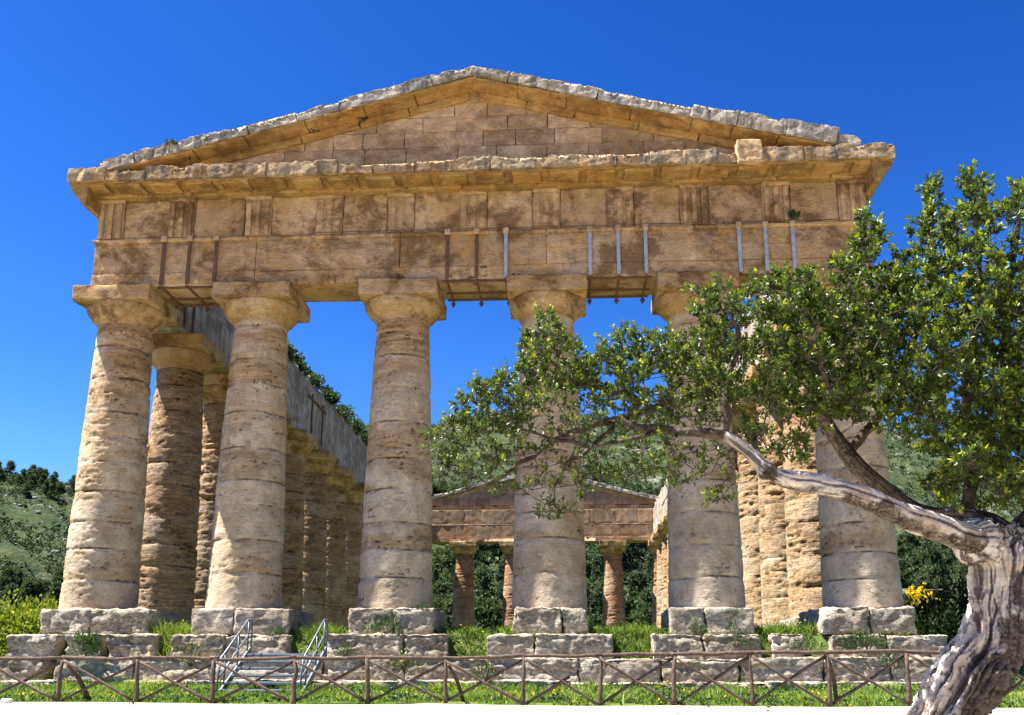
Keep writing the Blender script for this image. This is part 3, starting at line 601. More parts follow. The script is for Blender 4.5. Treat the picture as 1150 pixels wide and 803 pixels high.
# ------------------------------------------------------------------ fence
fence = empty('wooden_fence', 'low rustic brown fence of round posts, rails and crossed braces along the sandy path', 'fence', (0, -8, -2.33))
fpx = [-102, -15, 71.5, 157, 242, 331, 414, 500, 589, 672, 757, 842, 928, 1018, 1104, 1190]
fy = [740, 740, 738.5, 739, 740, 738.5, 738, 739, 736, 736, 735, 733, 733, 732, 732, 731]
FP = []
for px, ty in zip(fpx, fy):
    t = atY(px, ty, -8.0); FP.append((t[0], t[2], groundz(t[0], -8.0)))
for i, (x, zt, zb) in enumerate(FP):
    a = Acc(); lean = RNG.uniform(-0.03, 0.03)
    add_tube(a, [(x+lean+RNG.uniform(-.01, .01)*q, -8.0+RNG.uniform(-.01, .01), zb-0.1+(zt+0.1-zb-0.02)*q/4+2.33) - np.array([0, -8, 0]) for q in range(5)], np.linspace(0.046, 0.038, 5)*RNG.uniform(.9, 1.1), 10, 0.5, 0.008, i)
    put('post', a.mesh('post'), M_wood, fence)
    if i in (2, 7, 12):
        a = Acc(); add_tube(a, [np.array([x+0.05, 0.1, zt-0.12+2.33]), np.array([x+0.2, 0.35, (zt+zb)/2+2.33]), np.array([x+0.32, 0.7, zb-0.05+2.33])], 0.042, 8, 0.5, 0.008, i+4); put('prop', a.mesh('prop'), M_wood, fence)
    if i+1 < len(FP):
        x2, zt2, zb2 = FP[i+1]; n = 7; u = np.linspace(0, 1, n)
        def lnk(nm, p, q, r, yo):
            a = Acc(); p = np.array(p); q = np.array(q); P = p+(q-p)*u[:, None]; sag = RNG.uniform(-.02, .02)
            P[:, 2] += 2.33+np.sin(u*np.pi)*sag+RNG.normal(0, .006, n); P[:, 1] += yo+RNG.normal(0, .006, n)
            add_tube(a, P, np.linspace(r*1.08, r*0.9, n)[::RNG.choice([-1, 1])], 9, 0.5, 0.007, i+p[2]); put(nm, a.mesh(nm), M_wood, fence)
        ov = RNG.uniform(.02, .08); lnk('top_rail', (x-ov, 0, zt), (x2+ov, 0, zt2), 0.037, 0.01*(i % 2))
        short = (i == 8)
        lnk('brace', (x+0.03, 0, zt-0.06), (x2-0.05, 0, zb2+0.06), 0.028, -0.055)
        e = 0.62 if short else 1.0
        lnk('brace', (x+0.03, 0, zb+0.05), (x+0.03+(x2-x-0.06)*e, 0, zb+0.05+(zt2-0.08-zb-0.05)*e), 0.028, 0.055)

# ------------------------------------------------------------------ metal stairs
st = empty('metal_stairs', 'grey galvanised steel steps with tubular handrails leading up to the temple', 'stairs', (0, 0, 0))
xl0, xr0 = atY(258, 770, -4.6)[0], atY(356, 770, -4.6)[0]
xl1, xr1 = atY(268, 740, -3.0)[0], atY(349, 740, -3.0)[0]
xL, xR = (xl0+xl1)/2, (xr0+xr1)/2
SY0, SY1, SZ0, SZ1, NS = -4.75, -2.95, -2.24, -1.28, 6
for q in range(NS):
    t = q/(NS-1); y = SY0+(SY1-SY0)*t; z = SZ0+0.12+(SZ1-SZ0-0.12)*t; a = Acc()
    add_box(a, ((xL+xR)/2, y, z), (xR-xL-0.06, 0.27, 0.05), .5, .006)
    for v in range(3): add_box(a, ((xL+xR)/2, y-0.08+0.08*v, z+0.035), (xR-xL-0.1, 0.02, 0.02), .5, .004)
    put('tread', a.mesh('tread', False), M_stairm, st)
for x in (xL, xR):
    a = Acc(); V, F = rblock((0, 0, 0), (0.05, 2.2, 0.18), 9, .006, 0); s_ = (SZ1-SZ0)/(SY1-SY0); V[:, 2] += V[:, 1]*s_; V += np.array([x, (SY0+SY1)/2, (SZ0+SZ1)/2+0.03]); a.add(V, F)
    sr = put('stringer', a.mesh('stringer', False), M_stairm, st)
    for h, nm in ((0.86, 'handrail'), (0.45, 'mid_rail')):
        a = Acc(); P = [(x, SY0-0.15, SZ0-0.02), (x, SY0-0.13, SZ0+h*0.6), (x, SY0-0.02, SZ0+h), (x, SY1-0.05, SZ1+h+0.02), (x, SY1+0.22, SZ1+h+0.04), (x, SY1+0.26, SZ1+h*0.7), (x, SY1+0.26, SZ1-0.08)]
        if h < .6: P = P[2:4]; P = [P[0], P[1]]
        add_tube(a, P, 0.024, 8); put(nm, a.mesh(nm), M_stairm, st)
    for t in (0.15, 0.62, 1.0):
        a = Acc(); y = SY0+(SY1-SY0)*t; z = SZ0+(SZ1-SZ0)*t; add_tube(a, [(x, y, z), (x, y, z+0.87)], 0.02, 8); put('baluster', a.mesh('baluster'), M_stairm, st)

# ------------------------------------------------------------------ shrubs, weeds and flowers on and around the ruin
WEEDS = [  # px, py (base), Y, half width m, height m, leaf length, label
 (98, 735, -2.0, 0.42, 0.50, 0.20, 'dark green spiky weed tuft growing on the corner step under the left corner column'),
 (432, 713, -1.55, 0.62, 0.42, 0.13, 'broad dark weed clump on the step under the third column from the left'),
 (474, 685, -1.2, 0.16, 0.20, 0.08, 'small dark tuft at the right foot of the third column shaft from the left'),
 (388, 735, -2.0, 0.22, 0.30, 0.10, 'small green weed beside the right handrail of the metal stairs'),
 (312, 717, -1.5, 0.20, 0.30, 0.10, 'dark weed at the right end of the plinth behind the metal stairs'),
 (788, 716, -1.6, 0.40, 0.42, 0.12, 'leafy weed hanging over the step under the fifth column, left one of two'),
 (826, 724, -1.75, 0.38, 0.62, 0.12, 'taller leafy weed at the right end of the step under the fifth column'),
 (822, 690, -1.3, 0.16, 0.12, 0.07, 'tiny tuft on the front of the plinth of the fifth column'),
 (975, 730, -2.0, 0.75, 0.42, 0.14, 'wide grey green weed mat on the step under the right corner column'),
 (905, 730, -1.9, 0.40, 0.25, 0.10, 'low weed in the dark gap left of the right corner steps'),
 (455, 752, -2.5, 0.35, 0.5, 0.13, 'tall weed in front of the middle step below the third column'),
 (545, 765, -3.1, 0.40, 0.42, 0.13, 'flowering weed against the lowest step near the middle of the lawn'),
 (215, 745, -2.5, 0.30, 0.45, 0.12, 'green weed on the lower step left of the metal stairs'),
 (1005, 748, -2.5, 0.35, 0.4, 0.12, 'green weed between the lower step blocks at the right end'),
]
for i, (px, py, Yw, w, h, L, lab) in enumerate(WEEDS):
    p = atY(px, py, Yw); bush('weed', lab, 'weed', p, (w, 0.3, h), int(700*max(.35, w)), L, L*0.16, M_weed, flowers=(12 if i in (10, 11, 12) else 0), clumps=22, seed=i, up=0.7, fsize=0.04)
CAP = [(1.2, 0.75, 'second'), (14.8, 0.75, ''), (17.2, .6, ''), (19.6, .8, ''), (22.3, .75, ''), (25.5, .9, ''), (28.6, .85, ''), (32, .8, ''), (36, .7, ''), (42, .8, '')]
ORD = ['nearest', 'second nearest', 'third nearest', 'fourth nearest', 'fifth nearest', 'sixth nearest', 'seventh nearest', 'farthest but one', 'farthest']
for i, (y, s, _) in enumerate(CAP[1:]):
    bush('caper_shrub', ORD[i]+' dark green shrub on the broken top of the left side wall', 'shrub', (-10.45+RNG.uniform(-.1, .1), y, 12.72), (s*0.8, s*1.35, s*0.85), 900, 0.16, 0.10, M_weed, 'shrubs along the top of the left side wall', clumps=26, seed=30+i, up=0.1)
for i, (px, py, Yw, s, lab) in enumerate([(352, 146, -1.0, .17, 'dark tuft rooted in a joint under the left slope of the pediment'), (407, 134, -0.95, .15, 'dark tuft hanging in a crack high on the left of the pediment'), (205, 176, -1.3, .2, 'spreading weed along the crack above the left end of the cornice'), (192, 163, -1.5, 0.16, 'tiny green tuft growing on the left slope of the pediment edge'), (166, 181, -1.2, 0.30, 'low weed in the sharp left corner of the pediment'), (233, 160, -1.55, .14, 'small dark tuft on the left raking cornice above the corner column'), (893, 244, -1.05, 0.16, 'dark tuft on top of the rightmost iron strap of the architrave')]):
    p = atY(px, py, Yw); bush('weed', lab, 'weed', p, (s*1.1, s*.7, s), 160, 0.07, 0.035, M_weed, clumps=10, seed=60+i, stemn=2)
for i, (px, py, Yw, sx, sy, sz, lab) in enumerate([
  (5, 722, 2.0, 2.4, 2.0, 1.75, 'yellow green flowering bush at the left edge of the picture'),
  (48, 700, 4.5, 1.5, 1.5, 1.35, 'yellow green flowering bush close behind the left corner column'),
  (18, 690, 9.0, 3.0, 2.4, 2.0, 'rounded yellow green bush behind the other flowering bushes on the left'),
  (-70, 705, 4.0, 2.6, 2.2, 2.0, 'yellow green bush just outside the left edge')]):
    p = atY(px, py, Yw); gz = groundz(p[0], p[1]); top = atY(px, [690, 688, 682, 680][i], Yw)[2]
    bush('broom_bush', lab, 'bush', (p[0], Yw, gz), (sx, sy, max(0.8, top-gz)), 7000, 0.15, 0.085, M_broom, 'yellow green bushes left of the temple', flowers=60, clumps=110, seed=70+i, fsize=0.05)
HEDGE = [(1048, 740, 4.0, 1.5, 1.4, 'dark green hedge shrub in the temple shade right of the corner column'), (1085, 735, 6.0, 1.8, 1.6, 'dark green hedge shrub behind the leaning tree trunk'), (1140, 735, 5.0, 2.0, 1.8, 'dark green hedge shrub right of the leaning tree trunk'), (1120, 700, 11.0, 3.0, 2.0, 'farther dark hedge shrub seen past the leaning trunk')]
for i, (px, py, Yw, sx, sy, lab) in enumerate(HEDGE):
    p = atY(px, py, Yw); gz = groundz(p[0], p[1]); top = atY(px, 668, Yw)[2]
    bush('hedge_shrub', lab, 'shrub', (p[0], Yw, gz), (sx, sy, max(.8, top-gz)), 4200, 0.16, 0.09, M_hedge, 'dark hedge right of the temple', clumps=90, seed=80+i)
p = atY(1030, 680, 15.0); gz = groundz(p[0], 15.0); bush('broom_bush', 'bright yellow flowering bush right of the corner column', 'bush', (p[0]+.2, 15.0, gz), (0.95, 0.9, atY(1030, 660, 15.0)[2]-gz), 2600, 0.14, 0.07, M_broom, flowers=4200, clumps=80, seed=90, fsize=0.11)
a = Acc(); p0 = atY(1035, 663, 19.0); p1 = atY(1150, 661, 19.0)
hr = empty('rail_fence', 'thin pale rail fence on the bank beyond the yellow bush', 'fence', (0, 0, 0)); add_tube(a, [p0, (p0+p1)/2, p1, p1+(p1-p0)], 0.045, 6); put('rail', a.mesh('rail'), M_wood, hr)
for t in np.linspace(0.05, 1.9, 6):
    q = p0+(p1-p0)*t; a = Acc(); add_tube(a, [(q[0], q[1], groundz(q[0], q[1])), q], 0.05, 6); put('post', a.mesh('post'), M_wood, hr)
p = atY(7, 792, -8.5); a = Acc(); a.add(*rblock((0, 0, 0.05), (0.20, 0.14, 0.10), 0.025, 0.035, 0.03, 3.0, 2.5)); tag(put('litter', a.mesh('litter'), M_paper, None, (p[0], -8.5, groundz(p[0], -8.5)+.0)), 'crumpled white scrap lying at the path edge in the left corner', 'litter')

# ------------------------------------------------------------------ grass and flowers
def scatter(n, x0, x1, y0, y1, keep=None):
    x = RNG.uniform(x0, x1, n); y = RNG.uniform(y0, y1, n); d = fbm(np.stack([x, y, 0*x], -1), 0.9, 3); k = (RNG.uniform(0, 1, n) < 0.62+d)
    if keep is not None: k &= keep(x, y)
    return x[k], y[k]
Xs = []; Ys = []
off_path = lambda x, y: y > -7.95-0.3*fbm(np.stack([x, 0*x, 0*x], -1), 1.0, 3)+RNG.normal(0, .06, len(x))
for args in ((95000, -15, 17, -8.6, -2.1, off_path), (34000, -12.5, 12.5, -2.1, 1.2, None), (42000, -12.5, 13, -1.95, -0.95, None), (700, -14, 16, -10.2, -8.0, lambda x, y: fbm(np.stack([x, y, 0*x], -1), 1.6, 2) > 0.22), (26000, -10, 10, 1.2, 14, None), (26000, -26, -12.2, -8.4, 9, None), (26000, 13, 28, -8.4, 12, None)):
    x, y = scatter(*args); Xs.append(x); Ys.append(y)
x = np.concatenate(Xs); y = np.concatenate(Ys); z = H(x, y)-0.02; n = len(x); P = np.stack([x, y, z], -1)
pt = fbm(P*np.array([1, 1, 0]), 0.7, 3); hgt = np.clip(0.15+0.16*pt, 0.06, 0.45)*RNG.uniform(.6, 1.5, n); edge = np.clip((y+8.1)/0.7, 0.25, 1); hgt *= edge; hgt = np.where((y > -1.9) & (y < 1.5), hgt*1.35, hgt)
D = np.stack([RNG.normal(0, .35, n), RNG.normal(0, .35, n), np.ones(n)], -1); V, F4, F3 = tri_blades(P, D, hgt, RNG.uniform(.010, .024, n))
tone = np.repeat(np.clip(0.45+0.35*pt+RNG.normal(0, .2, n), 0, 1), 5); tag(put('grass', mesh('grass', V, [F4, F3], False, tone), M_grass), 'green spring grass on the lawn, the temple floor and the banks', 'grass', kind='stuff')
# low broad-leaved herbs
k = RNG.choice(n, 9000); Pl = np.repeat(P[k], 4, 0)+RNG.normal(0, .05, (36000, 3))*[1, 1, .6]+[0, 0, .09]; V, F = leaves(Pl, RNG.normal(size=(36000, 3))+[0, 0, .35], RNG.uniform(.05, .11, 36000), RNG.uniform(.03, .06, 36000))
tag(put('lawn_herbs', mesh('lawn_herbs', V, F, False, np.repeat(np.clip(np.repeat(0.4+.4*pt[k], 4)+RNG.normal(0, .2, 36000), 0, 1), 6)), M_weed), 'low leafy herbs mixed into the lawn grass', 'herbs', kind='stuff')
m = (fbm(P*np.array([1, 1, 0]), 0.5, 3, off=7.7) > 0.05); k = RNG.choice(np.flatnonzero(m), 1500); Pf = P[k]+np.stack([0*k, 0*k, hgt[k]*.85+.05], -1)
V, F = leaves(np.repeat(Pf, 3, 0), RNG.normal(size=(4500, 3))*[1, 1, .5]+[0, 0, .2], 0.035, 0.03, .2); tag(put('lawn_flowers', mesh('lawn_flowers', V, F, False, RNG.uniform(0, 1, len(V))), M_yellow), 'small yellow wildflowers in the grass', 'wildflowers', kind='stuff')

# ------------------------------------------------------------------ far trees and scrub
def pine_parts(seed):
    rg = np.random.default_rng(seed); h = rg.uniform(5.5, 8.0); a = Acc(); add_tube(a, [(0, 0, -0.5), (0.1, 0, h*.5), (rg.uniform(-.3, .3), 0, h*.9)], np.array([.2, .15, .05]), 6)
    nc = 34; t = rg.uniform(0.12, 1, nc); rad = (1-t)**0.7*2.5+0.25; th = rg.uniform(0, 6.28, nc); q = rg.uniform(.3, 1, nc)
    C = np.stack([rad*q*np.cos(th), rad*q*np.sin(th), h*t], -1); k = rg.integers(0, nc, 2600); P = C[k]+rg.normal(0, .40, (2600, 3))*[1, 1, .7]
    tone = np.clip(rg.uniform(0, .8, nc)[k]+rg.normal(0, .15, 2600), 0, 1); V, F = leaves(P, rg.normal(size=(2600, 3))+[0, 0, .8], rg.uniform(.35, .6, 2600), rg.uniform(.18, .30, 2600), .3, rg)
    return a.mesh('trunk'), mesh('crown', V, F, False, np.repeat(tone, 6))
PINES = [pine_parts(300+i) for i in range(4)]
def pines(n, px0, px1, r0, r1, label, group, smin, smax, dens=None):
    c = 0
    for _ in range(n*6):
        if c >= n: break
        px = RNG.uniform(px0, px1); r = math.sqrt(RNG.uniform(r0*r0, r1*r1)); d = ray(px, 600); az_ = math.atan2(d[0], d[1])
        x = CAMLOC[0]+r*math.sin(az_); y = CAMLOC[1]+r*math.cos(az_)
        if dens and noise3([[x/dens, y/dens, 3.3]])[0] < 0.0: continue
        c += 1; tr, cr = PINES[RNG.integers(0, 4)]; s = RNG.uniform(smin, smax)
        o = empty('pine_tree', label, 'pine tree', (x, y, groundz(x, y)-.2), group); o.scale = (s*RNG.uniform(.9, 1.2), s*RNG.uniform(.9, 1.2), s*RNG.uniform(.85, 1.15)); o.rotation_euler = (0, 0, RNG.uniform(0, 6.28))
        put('trunk', tr, M_pinetrunk, o); put('crown', cr, M_pine, o)
pines(175, 478, 760, 102, 262, 'dark green pine in the wood on the slope behind the temple, seen between its columns', 'pines on the slope behind the temple', 0.75, 1.15)
pines(60, -30, 78, 115, 200, 'dark green pine at the foot of the left hillside', 'pines at the foot of the left hillside', .4, .72)
pines(34, -30, 100, 330, 470, 'dark pine high on the left hillside near the skyline', 'pines high on the left hillside', .6, 1.0, 40)
pines(52, 990, 1160, 100, 215, 'dark olive pine on the slope behind the right corner column and leaning tree', 'pines on the right hand slope', .6, 1.0)
# scrub
n = 17000; px = RNG.uniform(-60, 1180, n); r = np.sqrt(RNG.uniform(150**2, 478**2, n)); Dv = np.array([ray(a_, 600) for a_ in px]); az_ = np.arctan2(Dv[:, 0], Dv[:, 1]); x = CAMLOC[0]+r*np.sin(az_); y = CAMLOC[1]+r*np.cos(az_)
k = fbm(np.stack([x, y, 0*x], -1), 1/45., 3) > -0.4; x = x[k]; y = y[k]; n = len(x); z = H(x, y); s = RNG.uniform(.4, 1.3, n)*np.where(RNG.uniform(size=n) < .12, 1.8, 1)
m_ = 16; P = np.repeat(np.stack([x, y, z+s*.35], -1), m_, 0)+RNG.normal(0, .42, (n*m_, 3))*np.repeat(s, m_)[:, None]*[1, 1, .7]; V, F = leaves(P, RNG.normal(size=(n*m_, 3))+[0, 0, .3], np.repeat(s, m_)*.55, np.repeat(s, m_)*.36)
tag(put('hillside_scrub', mesh('hillside_scrub', V, F, False, np.repeat(np.clip(np.repeat(RNG.uniform(0, 1, n), m_)+RNG.normal(0, .12, n*m_), 0, 1), 6)), M_scrub), 'low green scrub covering the rocky hillsides', 'scrub', kind='stuff')
rk = Acc(); n = 420; px = RNG.uniform(-60, 1180, n); r = np.sqrt(RNG.uniform(200**2, 460**2, n))
for a_, r_ in zip(px, r):
    d = ray(a_, 600); az1 = math.atan2(d[0], d[1]); x1 = CAMLOC[0]+r_*math.sin(az1); y1 = CAMLOC[1]+r_*math.cos(az1)
    if noise3([[x1/50, y1/50, 9.1]])[0] < -0.1: continue
    for q in range(RNG.integers(1, 5)):
        s = RNG.uniform(.3, 1.4); xx = x1+RNG.normal(0, 2.5); yy = y1+RNG.normal(0, 2.5); V, F = rblock((0, 0, 0), (s*1.4, s, s*.8), s*0.35, s*.3, s*.15, x1, 2.0); rk.add(V+np.array([xx, yy, groundz(xx, yy)+.1]), F, RNG.uniform(.3, .7))
M_rock = simple('pale_hill_rock', (0.26, 0.245, 0.22), 0.95, 0, 0.35, 1.5)
tag(put('rock_outcrops', rk.mesh('rock_outcrops'), M_rock), 'pale rocks scattered over the hillsides', 'rocks', kind='stuff')

# ------------------------------------------------------------------ the leaning tree in the foreground
tb = atD(1062, 803, 5.45); tbz = groundz(tb[0], tb[1])
tree = empty('leaning_tree', 'old leaning tree with a bare twisted pale trunk and glossy green leaves in the foreground', 'tree', (0, 0, 0))
S = 5.45/FPX
def pxpath(pts):
    """(px, py, depth, radius px) -> smooth points and radii in metres"""
    P = np.array([atD(p[0], p[1], p[2]) for p in pts]); R = np.array([p[3]*p[2]/FPX for p in pts]); Q = smooth_path(np.column_stack([P, R]), 8); return Q[:, :3], np.maximum(Q[:, 3], .002)
trunk_px = [(1015, 1090, 5.5, 62), (1020, 960, 5.45, 52), (1036, 870, 5.42, 42), (1062, 803, 5.4, 39), (1086, 765, 5.4, 43), (1110, 730, 5.42, 39), (1118, 690, 5.45, 34), (1122, 650, 5.48, 36), (1124, 618, 5.5, 36), (1124, 600, 5.52, 25)]
limb1 = [(1128, 640, 5.5, 30), (1105, 612, 5.42, 23), (1075, 600, 5.34, 19), (1040, 588, 5.28, 18), (1010, 576, 5.22, 16.5), (975, 561, 5.16, 15), (940, 549, 5.12, 14), (908, 542, 5.1, 14), (882, 538, 5.08, 12.5), (862, 527, 5.08, 9.5), (845, 511, 5.1, 8.5), (826, 496, 5.12, 8), (811, 487, 5.14, 7.5)]
limb2 = [(1135, 640, 5.6, 28), (1122, 602, 5.72, 22), (1086, 584, 5.8, 17), (1052, 582, 5.88, 14.5), (1022, 573, 5.95, 13.5), (996, 553, 6.0, 12.5), (970, 531, 6.05, 11.5), (951, 509, 6.1, 10.5), (937, 489, 6.1, 9.5), (925, 470, 6.1, 8)]
limb3 = [(1132, 660, 5.5, 26), (1148, 612, 5.5, 26), (1180, 575, 5.55, 22), (1220, 530, 5.6, 18), (1240, 460, 5.7, 14), (1232, 380, 5.8, 10), (1215, 310, 5.8, 7)]
LB = [  # thinner limbs
 [(811, 487, 5.14, 7.5), (790, 486, 5.15, 6), (760, 484, 5.18, 5.5), (738, 480, 5.2, 5), (715, 478, 5.25, 4), (690, 470, 5.25, 3)],
 [(811, 487, 5.14, 5), (816, 470, 5.14, 4.5), (814, 448, 5.16, 4), (822, 420, 5.2, 3), (830, 380, 5.2, 2.5), (812, 335, 5.2, 2)],
 [(925, 470, 6.1, 8), (905, 452, 6.0, 7), (880, 443, 5.9, 6.5), (853, 440, 5.8, 6), (810, 441, 5.7, 5.5), (773, 448, 5.65, 5.5), (735, 457, 5.6, 5), (703, 469, 5.55, 4.5), (651, 483, 5.5, 4), (610, 503, 5.5, 3), (560, 538, 5.5, 2), (520, 552, 5.5, 1.5)],
 [(703, 469, 5.55, 3.5), (670, 500, 5.4, 3), (640, 520, 5.3, 2.5), (622, 545, 5.3, 1.5)],
 [(735, 457, 5.6, 3.5), (690, 440, 5.5, 3), (650, 430, 5.5, 2.5), (618, 400, 5.5, 2), (600, 370, 5.5, 1.5)],
 [(738, 480, 5.2, 3), (700, 495, 5.2, 2.5), (650, 500, 5.3, 2.2), (590, 480, 5.3, 1.8), (540, 455, 5.3, 1.4), (520, 440, 5.3, 1.2)],
 [(925, 470, 6.1, 7), (920, 440, 6.1, 6), (925, 400, 6.1, 5), (945, 350, 6.1, 4), (965, 300, 6.1, 3), (975, 265, 6.1, 2)],
 [(951, 509, 6.1, 6), (985, 470, 6.2, 5), (1010, 420, 6.2, 4.5), (1035, 360, 6.2, 3.5), (1045, 300, 6.2, 2.5), (1048, 240, 6.2, 1.8)],
 [(1086, 584, 5.8, 8), (1090, 540, 5.9, 7), (1085, 480, 6.0, 6), (1090, 400, 6.0, 5), (1100, 320, 6.0, 3.5), (1095, 230, 6.0, 2)],
 [(930, 432, 5.4, 2.5), (921, 402, 5.35, 2.6), (908, 381, 5.3, 2.4), (897, 376, 5.3, 2)],
 [(1205, 520, 5.5, 8), (1165, 490, 6.0, 6), (1135, 440, 6.1, 5), (1128, 380, 6.1, 4), (1138, 300, 6.1, 3), (1144, 240, 6.1, 2)],
]
acc = Acc(); SK = []; 
for pts, n in ((trunk_px, 40), (limb1, 28), (limb2, 28), (limb3, 24)):
    P, R = pxpath(pts); R = R*(0.86 if pts is limb1 else 0.9); SK.append((P, R)); V, F, C = tube(P, R, n); b = acc.n; acc.add(V, F); acc.F[3].append(C+b)
for c, rr in (((1100, 610), 30), ((1142, 612), 24), ((1065, 806), 36), ((862, 528), 11), ((1098, 603), 22)):   # knots and burrs
    V, F = rblock(atD(c[0], c[1], 5.46 if c[0] > 900 else 5.08), (rr*2*S,)*3, 0.05, rr*S*.95, .01, rr); acc.add(V, F)
tmp = put('trunk', acc.mesh('trunk'), None, tree); rm = tmp.modifiers.new('r', 'REMESH'); rm.mode = 'VOXEL'; rm.voxel_size = 0.0075; rm.use_smooth_shade = True
dg = bpy.context.evaluated_depsgraph_get(); ev = tmp.evaluated_get(dg); me = bpy.data.meshes.new_from_object(ev)
nv = len(me.vertices); V = np.zeros(nv*3); me.vertices.foreach_get('co', V); V = V.reshape(-1, 3); Nn = np.zeros(nv*3); me.vertices.foreach_get('normal', Nn); Nn = Nn.reshape(-1, 3)
SP = np.concatenate([p for p, _ in SK]); SR = np.concatenate([r for _, r in SK]); ST = []; SN = []; SB = []; SL = []; SI = []
for q, (p, _) in enumerate(SK):
    t, n_, b_ = frames(p); ST.append(t); SN.append(n_); SB.append(b_); SL.append(np.concatenate([[0], np.cumsum(np.linalg.norm(np.diff(p, axis=0), axis=1))])); SI.append(np.full(len(p), q))
SN = np.concatenate(SN); SB = np.concatenate(SB); SL = np.concatenate(SL); SI = np.concatenate(SI)
near = np.concatenate([np.argmin(((v[:, None]-SP[None])**2).sum(-1)/(SR[None]**2), 1) for v in np.array_split(V, max(1, nv//4000))])
d = V-SP[near]; ca_ = (d*SN[near]).sum(1); cb_ = (d*SB[near]).sum(1); ln = SL[near]; ang_ = np.arctan2(cb_, ca_)+0.35*ln   # the grain twists
rad = SR[near]; Q = np.stack([np.cos(ang_)*rad*14, np.sin(ang_)*rad*14, ln*0.55+SI[near]*9], -1)+0.2*fbm(V, 4.0, 2)[:, None]
rg_ = fbm(Q, 1.0, 4, .6); rid = 1-np.abs(rg_)*2.2; big = fbm(V, 5.0, 3); fine = fbm(Q*np.array([3.0, 3.0, 0.8]), 1.0, 4, .65)
istr = SI[near] == 0
dis = np.where(istr, 0.022*rid-0.018, 0.007*rid-0.006)*np.clip(rad/0.09, .3, 1.6)+0.009*big*np.clip(rad/.1, .3, 1.5)+0.002*fine
# bare pale wood against dark bark, with sun and shade sides painted in
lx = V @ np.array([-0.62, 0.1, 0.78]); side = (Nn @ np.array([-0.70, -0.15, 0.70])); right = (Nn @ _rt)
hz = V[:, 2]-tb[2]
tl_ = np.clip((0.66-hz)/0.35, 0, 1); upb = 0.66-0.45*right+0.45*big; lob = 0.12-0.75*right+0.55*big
bare = np.where(istr, upb*(1-tl_)+lob*tl_, np.where(SI[near] == 1, 0.55+0.6*side+0.35*big, -0.3+0.2*big))  # facing direction adds a painted sun side to the bare wood
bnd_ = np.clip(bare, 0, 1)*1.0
cv = np.exp(-(fbm(Q*np.array([0.42, 0.42, 0.5]), 1.0, 3, .5, off=4.4)/0.07)**2)*np.clip(fbm(V, 2.5, 2, off=8)*2+.6, 0, 1)
cv = cv*np.where(istr, 1.0, 0.35); dis = dis-0.030*cv*np.clip(rad/0.1, .3, 1.2)
scale_ = np.clip(1-bnd_, 0, 1)*istr; dis = dis+scale_*0.010*(np.abs(fbm(V*np.array([1, 1, .8]), 26, 2))*2.2-0.6)
V2 = V+Nn*dis[:, None]; me.vertices.foreach_set('co', V2.ravel().astype(np.float32))
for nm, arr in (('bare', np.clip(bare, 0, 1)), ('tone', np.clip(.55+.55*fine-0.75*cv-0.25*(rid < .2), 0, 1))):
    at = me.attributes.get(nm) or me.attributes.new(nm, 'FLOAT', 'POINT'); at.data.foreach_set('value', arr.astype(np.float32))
me.polygons.foreach_set('use_smooth', np.ones(len(me.polygons), bool)); me.update(); tmp.modifiers.clear(); tmp.data = me
N = NT('old_lit_wood_and_shaded_bark'); v = N.obj(False); br = N.attr('bare'); tn = N.attr('tone'); n1 = N.noise(v, 9, 6, .7); n2 = N.noise(v, 55, 5, .7); n3 = N.noise(v, 4, 4, .6)
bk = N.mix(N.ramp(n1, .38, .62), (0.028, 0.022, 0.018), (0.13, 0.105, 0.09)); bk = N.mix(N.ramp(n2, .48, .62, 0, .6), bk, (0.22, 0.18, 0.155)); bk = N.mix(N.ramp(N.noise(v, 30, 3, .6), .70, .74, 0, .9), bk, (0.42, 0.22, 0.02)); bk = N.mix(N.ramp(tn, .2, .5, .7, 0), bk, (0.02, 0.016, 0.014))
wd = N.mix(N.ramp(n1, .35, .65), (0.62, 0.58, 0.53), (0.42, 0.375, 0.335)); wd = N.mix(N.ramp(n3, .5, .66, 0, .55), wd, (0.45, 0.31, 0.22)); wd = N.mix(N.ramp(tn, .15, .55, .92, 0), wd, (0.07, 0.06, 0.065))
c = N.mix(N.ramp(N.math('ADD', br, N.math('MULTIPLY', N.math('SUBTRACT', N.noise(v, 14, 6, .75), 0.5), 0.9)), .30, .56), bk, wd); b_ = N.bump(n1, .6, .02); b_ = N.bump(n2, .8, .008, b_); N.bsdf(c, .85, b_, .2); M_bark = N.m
N = NT('grey_twig_bark'); v = N.obj(False); n1 = N.noise(v, 20, 4, .7); N.bsdf(N.mix(N.ramp(n1, .35, .65), (0.032, 0.025, 0.02), (0.095, 0.076, 0.062)), .9, N.bump(n1, .5, .004), .15); M_twig = N.m
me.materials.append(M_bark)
NODES = []; 
for pts in LB:
    P, R = pxpath(pts); a = Acc(); P = P+np.stack([0.02*fbm(P, 6, 2, off=k_) for k_ in (1, 5, 9)], -1); add_tube(a, P, R, 10, .5, 0.003, pts[0][0]); put('limb', a.mesh('limb'), M_twig, tree); NODES.append(P[4:])
NODES.append(SK[1][0][-24:]); NODES.append(SK[2][0][-16:]); NODES.append(SK[3][0][-22:]); NODES = np.concatenate(NODES)
